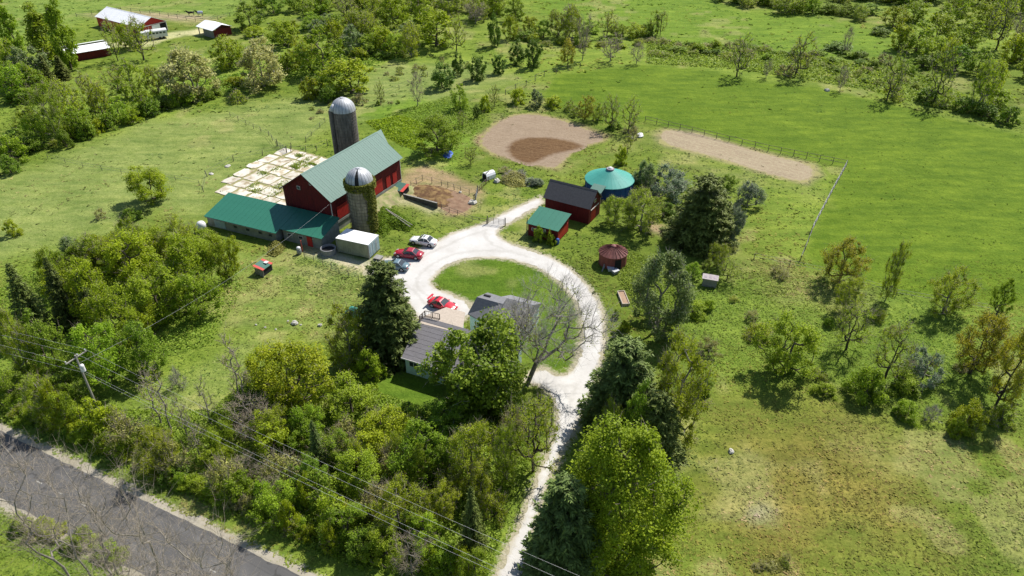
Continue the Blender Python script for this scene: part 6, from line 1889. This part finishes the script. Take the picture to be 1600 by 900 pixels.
# the far wood along the top right and the brush strips: seeded rows of individuals
rnd = random.Random(77)
def row(n, pts, kinds, hpx, wpx, jx=8, jy=5):
    P = [np.array(p, float) for p in pts]
    seg = [np.linalg.norm(P[i + 1] - P[i]) for i in range(len(P) - 1)]; tot = sum(seg)
    for i in range(n):
        s = (i + rnd.uniform(.2, .8)) / n * tot
        for j, L in enumerate(seg):
            if s <= L: break
            s -= L
        p = P[j] + (P[j + 1] - P[j]) * min(1, s / seg[j])
        x = p[0] + rnd.uniform(-jx, jx); y = p[1] + rnd.uniform(-jy, jy)
        h = rnd.uniform(*hpx); plant_at(rnd.choice(kinds), round(x, 1), round(y, 1), round(y - h, 1), round(rnd.uniform(*wpx), 1))
row(17, [(1120, 8), (1200, 18), (1290, 28), (1370, 33)], ['mid', 'deep', 'olive', 'mid', 'lime'], (24, 40), (30, 48), 6, 4)
row(12, [(1150, -8), (1400, 8)], ['mid', 'deep', 'olive'], (26, 44), (34, 50), 6, 4)
row(14, [(1390, 10), (1600, 14), (1640, 60)], ['lime', 'mid', 'olive'], (36, 60), (40, 60), 10, 10)
row(9, [(1610, 50), (1640, 170)], ['lime', 'mid', 'olive'], (46, 70), (44, 60), 10, 10)
row(22, [(430, -4), (800, 2)], ['mid', 'olive', 'lime', 'bare', 'deep'], (26, 46), (34, 50), 8, 6)
row(16, [(480, 24), (790, 24)], ['olive', 'lime', 'mid', 'sparse'], (30, 46), (34, 52), 8, 8)
row(12, [(450, 58), (660, 72)], ['olive', 'lime', 'mid', 'greygreen'], (30, 46), (34, 48), 8, 10)
row(28, [(1015, 82), (1120, 98), (1240, 92), (1370, 105)], ['oliveshrub', 'darkshrub', 'brush', 'shrub'], (9, 20), (20, 38), 6, 9)
row(14, [(1000, 70), (1110, 82), (1180, 78)], ['oliveshrub', 'darkshrub', 'brush', 'limeshrub'], (10, 18), (18, 32), 6, 5)
row(18, [(1290, 118), (1390, 128), (1460, 140)], ['oliveshrub', 'brush', 'shrub'], (8, 16), (16, 30), 10, 12)
row(18, [(600, 122), (660, 110), (740, 112)], ['brush', 'oliveshrub'], (6, 12), (10, 20), 12, 12)
row(16, [(470, 180), (560, 175), (620, 150)], ['brush', 'oliveshrub', 'shrub'], (5, 10), (8, 16), 14, 12)
row(12, [(800, 60), (900, 80), (1000, 76)], ['shrub', 'oliveshrub', 'brush', 'limeshrub'], (12, 22), (20, 34), 8, 6)
row(10, [(-10, 130), (60, 160)], ['mid', 'greygreen', 'deep'], (40, 60), (40, 56), 8, 10)
row(12, [(10, 240), (120, 225), (230, 180), (340, 152)], ['shrub', 'darkshrub', 'oliveshrub'], (16, 28), (24, 36), 8, 5)
row(9, [(1090, 470), (1200, 520), (1290, 600), (1400, 640)], ['oliveshrub', 'shrub', 'brush'], (10, 22), (18, 36), 34, 24)
row(6, [(1300, 500), (1450, 540), (1560, 610)], ['oliveshrub', 'shrub', 'brush'], (10, 24), (20, 38), 34, 24)
row(24, [(10, 648), (130, 694), (290, 768), (440, 832), (590, 895)], ['shrub', 'limeshrub', 'shrub', 'brush', 'limeshrub', 'oliveshrub'], (18, 34), (28, 48), 8, 5)
row(13, [(60, 640), (300, 730), (480, 800), (700, 890)], ['limeshrub', 'mid', 'shrub', 'lime', 'oliveshrub', 'bare'], (28, 52), (34, 60), 14, 14)
row(9, [(420, 690), (600, 750), (780, 790)], ['olive', 'brush', 'mid', 'oliveshrub', 'sparse'], (50, 84), (46, 76), 14, 16)
row(12, [(60, 480), (180, 420), (330, 420)], ['lime', 'mid', 'lime', 'olive'], (54, 84), (60, 84), 12, 10)
row(10, [(785, 282), (845, 292)], ['brush', 'dead', 'willow'], (12, 18), (22, 34), 6, 6)
row(4, [(1060, 420), (1160, 400)], ['shrub', 'darkshrub', 'oliveshrub'], (12, 22), (20, 34), 10, 12)
row(8, [(20, 830), (90, 850), (190, 890)], ['limeshrub', 'shrub', 'oliveshrub'], (20, 36), (36, 60), 12, 10)
row(6, [(1220, 880), (1190, 893)], ['oliveshrub', 'brush'], (6, 12), (16, 26), 20, 6)

# labels for plants that have none of their own: nearest landmark and rank by nearness to it, both measured on the plan
LAND = [('far red pole barn', 205, 35), ('white roofed stable', 140, 70), ('loafing shed', 340, 45), ('far silo', 535, 190), ('concrete yard', 420, 270), ('cattle shed', 370, 330),
        ('yurt', 952, 275), ('grain bin', 958, 400), ('broad dark spruce', 1108, 330), ('round arena', 845, 215), ('long earth strip', 1150, 240), ('utility pole', 135, 600), ('farmhouse', 700, 520),
        ('lime green maple', 982, 790), ('round lone olive tree', 229, 290), ('pale thicket spruce', 492, 700), ('pointed drive spruce', 737, 815), ('tan budding tree', 292, 118),
        ('cream blossoming tree', 404, 105), ('wide lime tree', 680, 60), ('spreading orchard tree', 955, 78), ('lone straight half bare tree', 1158, 90), ('leaning dark trunk', 1478, 120),
        ('bushy right meadow tree', 1238, 552), ('forked dark trunk', 1402, 552), ('fence corner', 1322, 260), ('chicken coop', 1108, 435), ('top right corner', 1600, 0), ('top left corner', 0, 0), ('bottom left corner', 0, 900),
        ('wide half bare tree', 1252, 88), ('storage container', 560, 385), ('broad lime thicket tree', 452, 595), ('brush beside the hutch', 800, 285), ('small lawn', 640, 620), ('row of small dark trees', 745, 110), ('belt top', 560, 10), ('far wood edge', 1250, 15)]
RN = ['nearest', 'second nearest', 'third nearest', 'fourth nearest', 'fifth nearest', 'sixth nearest', 'seventh nearest', 'eighth nearest', 'ninth nearest', 'tenth nearest', 'eleventh nearest', 'twelfth nearest', 'thirteenth nearest', 'fourteenth nearest', 'fifteenth nearest', 'sixteenth nearest']
byk = {}
for p in PLANTS:
    if p['label'] is None:
        l = min(LAND, key=lambda q_: (q_[1] - p['px'][0]) ** 2 + (q_[2] - p['px'][1]) ** 2)
        dx = p['px'][0] - l[1]; dy = p['px'][1] - l[2]
        side = ('right of' if dx > 0 else 'left of') if abs(dx) > abs(dy) else ('below' if dy > 0 else 'above')
        p['dist'] = dx * dx + dy * dy; byk.setdefault((DESC[p['kind']], side, l[0]), []).append(p)
for (dsc, side, lm), ps in byk.items():
    ps.sort(key=lambda q_: q_['dist'])
    for i, p in enumerate(ps):
        p['label'] = f'{dsc} {side} the {lm}' + (f', {RN[min(i, 15)]} such' if len(ps) > 1 else '')
for p in PLANTS:
    k = p['kind']
    tag(p['o'], p['label'], CATS.get(k, 'tree'), 'shrubs growing wild around the farm' if k in CATS else 'trees growing around the farm')

# ------------------------------------------------------------------ single large trees
def loc_for(cx, by, yt, frac=.6):
    y = W(800, by).y; H = top_z(y, yt); d = depth(y, H * frac); return (cx - 800) * d / FOC, y, H, d
x, y, H, d = loc_for(752, 628, 515); Rr = 160 * d / FOC / 2
hero('maple_tree', broadleaf(43, H0 := loc_for(978, 866, 668)[2] * .93, 236 * loc_for(978, 866, 668)[3] / FOC / 2 * .84, .06, 'round', 170, 1.4, 330, .22, .4, 2, 1.2, lump=.3, hollow=.2), loc_for(978, 866, 668)[:2] + (0,), 'maple', 'bark', 'twig', 'large round lime green maple at the bottom centre, lower right of the drive')
hero('maple_tree', broadleaf(41, H, Rr, .12, 'round', 150, 1.35, 190, .36, .42, 3, 1.4, lump=.45, hollow=.2), (x, y, 0), 'deep', 'bark_grey', 'twig_grey', 'big bright green tree overhanging the mint sided farmhouse')
x, y, H, d = loc_for(600, 545, 402); Rr = 118 * d / FOC / 2; H *= .93
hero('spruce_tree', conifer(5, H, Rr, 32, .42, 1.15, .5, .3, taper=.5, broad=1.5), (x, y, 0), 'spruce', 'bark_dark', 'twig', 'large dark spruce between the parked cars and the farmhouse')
x, y, H, d = loc_for(1104, 374, 272); Rr = 124 * d / FOC / 2; H *= .93
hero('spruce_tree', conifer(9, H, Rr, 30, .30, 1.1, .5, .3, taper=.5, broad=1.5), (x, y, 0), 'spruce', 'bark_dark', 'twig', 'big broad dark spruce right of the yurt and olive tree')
x, y, H, d = loc_for(978, 662, 527); Rr = 142 * d / FOC / 2; H *= .93
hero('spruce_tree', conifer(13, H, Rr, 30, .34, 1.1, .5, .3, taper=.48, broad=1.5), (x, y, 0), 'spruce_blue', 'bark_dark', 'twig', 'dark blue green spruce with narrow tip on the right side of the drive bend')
x, y, H, d = loc_for(1030, 715, 612); Rr = 96 * d / FOC / 2; H *= .93
hero('spruce_tree', conifer(17, H, Rr, 26, .34, 1.0, .5, .25, taper=.5, broad=1.5), (x, y, 0), 'spruce', 'bark_dark', 'twig', 'smaller dark spruce just above the lime green maple')
x, y, H, d = loc_for(882, 900, 740); Rr = 140 * d / FOC / 2; H *= .93
hero('spruce_tree', conifer(21, H, Rr, 30, .36, 1.1, .5, .28, taper=.5, broad=1.5), (x, y, 0), 'spruce_blue', 'bark_dark', 'twig', 'dark spruce at the bottom edge between lower drive and lime green maple')
# the big bare tree leaning over the drive loop
p = W(824, 600); tipc = W(900, 470, 5.5)
dat = broadleaf(63, 12.0, 7.6, .40, 'vase', 130, 1.0, 14, .16, .30, 8, 1.7, .013, lump=.35, lean=(.40, .12), subtw=3, flat=.8, minr=.015, kink=.03, sag=.04)
hero('bare_tree', dat, (p.x, p.y, 0), 'olive', 'bark_grey', 'twig_grey', 'large bare tree with thick leaning trunk reaching over the white drive')
dat = broadleaf(67, 8.5, 3.0, .3, 'vase', 60, .8, 5, .16, .16, 9, 1.3, .018, subtw=2)
p = W(808, 560); hero('bare_tree', dat, (p.x, p.y, 0), 'olive', 'bark_grey', 'twig_grey', 'grey bare tree beside the rear roofs of the farmhouse')
# bare roadside trees in the near left corner
for i, (bx, by, yt, cx, w, sd_, lab) in enumerate([(30, 905, 690, 25, 130, 71, 'bare roadside tree at the bottom left edge, nearest the left border'), (95, 960, 735, 110, 130, 73, 'bare roadside tree near the bottom left corner, just right of the edge one'),
        (170, 1010, 770, 190, 130, 75, 'bare roadside tree over the road, third from the left border'), (260, 1075, 800, 270, 130, 77, 'bare roadside tree at the bottom over the road, fourth from the left border'), (330, 1110, 830, 345, 110, 79, 'bare roadside tree at the bottom, farthest right of its row')]):
    y = W(800, by).y; H = top_z(y, yt); d = depth(y, H * .75); x = (cx - 800) * d / FOC; R_ = w * d / FOC / 2
    dat = broadleaf(sd_, H * .92, R_ * .95, .25, 'vase', 85, .9, 0, .12, .11, 6, 1.9, .008, lump=.3, subtw=3, stems=2, minr=.010, kink=.015, sag=.02)
    hero('bare_tree', dat, (x, y, 0), 'olive', 'bark_grey', 'twig', lab)

# ------------------------------------------------------------------ ivy on the near silo and the weeds at its foot
def leafblob(name, label, cat, C, size, m, seed, tint=None, kind=None, loc=(0, 0, 0)):
    r = np.random.RandomState(seed); V, Fq = leaves(C, size, r); n = len(C)
    t = np.repeat(np.clip(r.rand(n) * .9 + .05, 0, 1), 4)
    o = bpy.data.objects.new(name, np_mesh(name, V, Fq, F[m], tint=t)); link(o); o.location = loc
    return tag(o, label, cat, kind=kind)
r = np.random.RandomState(8)
n = 5200; a = r.rand(n) * 2 * np.pi; z = NSH + .25 - (r.rand(n) ** 1.6) * 1.3
ra = NSR + .08 + r.rand(n) * .34
C1 = np.stack([ra * np.cos(a), ra * np.sin(a), z], 1)
n = 5200; a = np.radians(-30) + r.normal(size=n) * .55; z = NSH * r.rand(n) ** .8; k = np.abs(a - np.radians(-30)) < (.25 + .5 * vnoise(a * 3, z, .8, 3))
C2 = np.stack([(NSR + .06 + .22 * r.rand(n)) * np.cos(a), (NSR + .06 + .22 * r.rand(n)) * np.sin(a), z], 1)[k]
leafblob('ivy', 'ivy crowning the near silo and hanging down its right side', 'ivy', np.concatenate([C1, C2]), .24, 'ivy', 4, loc=(NS[0], NS[1], 0))
def blobfill(pts, n, h, seed):
    pl = poly(pts); mn, mx = pl.min(0), pl.max(0); r = np.random.RandomState(seed)
    x = mn[0] + (mx[0] - mn[0]) * r.rand(n * 3); y = mn[1] + (mx[1] - mn[1]) * r.rand(n * 3)
    d = -sdf(np.stack([x, y], 1), pl); P_ = np.stack([x, y], 1); k = (d > 0) & (sdf(P_, SHOULDER) > .25) & (sdf(P_, DRIVE_S) > .25); x, y, d = x[k][:n], y[k][:n], d[k][:n]
    hh = h * np.clip(d / 1.5, .15, 1) * (.45 + .8 * vnoise(x, y, .6, seed)); return np.stack([x, y, hh * r.rand(len(x)) ** .5], 1)
leafblob('bramble_patch', 'dense green bramble mound at the foot of the ivy silo', 'bramble', blobfill([(586, 362), (584, 335), (596, 322), (620, 330), (650, 352), (640, 362), (612, 358), (600, 372)], 7500, 1.3, 9), .25, 'deep', 9)
leafblob('bramble_patch', 'low green nettle patch on the slope behind the big barn', 'nettles', blobfill([(570, 190), (630, 180), (680, 200), (650, 235), (620, 225), (590, 205)], 7000, .8, 19), .34, 'mid', 19)
leafblob('brush_heap', 'tangled heap of dead brushwood at the corner of the annex', 'brush heap', blobfill([(418, 398), (420, 382), (436, 376), (448, 384), (440, 396), (430, 402)], 1600, 1.3, 29), .26, 'brush', 29)
leafblob('brush_heap', 'pale heap of cut branches right of the white calf hutch', 'brush heap', blobfill([(783, 286), (790, 272), (812, 272), (826, 280), (822, 292), (800, 293)], 3500, 1.3, 39), .26, 'blossom', 39)
leafblob('brush_heap', 'low log and brush pile at the bottom edge of the right meadow', 'brush heap', blobfill([(1192, 880), (1200, 868), (1225, 874), (1238, 892), (1205, 896)], 1500, .45, 49), .2, 'brush', 49)
# weeds: too many to count
def weedfield(label, pts, n, h, size, m, seed):
    leafblob('weeds', None, None, blobfill(pts, n, h, seed), size, m, seed, kind='stuff')
weedfield('', [(60, 672), (200, 735), (400, 825), (560, 892), (760, 905), (800, 790), (860, 650), (800, 610), (700, 650), (560, 600), (420, 560), (330, 640), (200, 640), (60, 600), (-40, 560), (-60, 660)], 67500, .9, .24, 'weed', 61)
weedfield('', [(0, 560), (100, 600), (330, 540), (380, 450), (360, 400), (280, 380), (150, 380), (60, 420), (-40, 470)], 18000, .8, .26, 'weed', 62)
weedfield('', [(1010, 470), (1150, 420), (1300, 440), (1450, 500), (1620, 540), (1650, 680), (1450, 660), (1250, 610), (1130, 620), (1070, 560)], 13000, .4, .17, 'weed', 63)
weedfield('', [(1010, 60), (1200, 78), (1420, 110), (1600, 190), (1500, 178), (1350, 140), (1150, 108), (1010, 100)], 12000, .9, .5, 'weed', 64)
weedfield('', [(-20, 240), (120, 215), (260, 165), (420, 130), (520, 120), (640, 85), (640, 60), (440, 100), (250, 140), (60, 190), (-20, 215)], 12000, .9, .5, 'weed', 65)
weedfield('', [(600, 180), (700, 150), (760, 180), (740, 210), (700, 225), (640, 200)], 6750, .45, .3, 'weed', 66)
weedfield('', [(955, 420), (930, 400), (940, 380), (1010, 400), (1080, 440), (1060, 500), (1000, 500), (975, 455)], 6750, .5, .22, 'weed', 67)
r = np.random.RandomState(91); C = []
for i in range(18):
    u0, v0 = r.rand() * 20 + .5, r.rand() * 15 + 13; k = int(120 * (.4 + r.rand() * 2)); q_ = r.normal(size=(k, 2)) * np.array([1.0 * r.rand() + .15, .35 + .3 * r.rand()]) + [u0, v0]
    C += [(*on_yard(a_, b_), .14 + .18 * r.rand()) for a_, b_ in q_]
leafblob('weeds', None, None, np.array(C), .22, 'weed', 92, kind='stuff')
# grass
for i, (n, a, b, s, sd_) in enumerate([(170000, 33, 100, .25, 3), (80000, 90, 175, .38, 4), (22000, 165, 330, .8, 5)]):
    V, Fc, Cc = tufts(n, a, b, s, sd_)
    o = bpy.data.objects.new('grass', np_mesh('grass', V, Fc, M['grass'], col=Cc)); tag(link(o), kind='stuff')
# stray grass along gravel edges
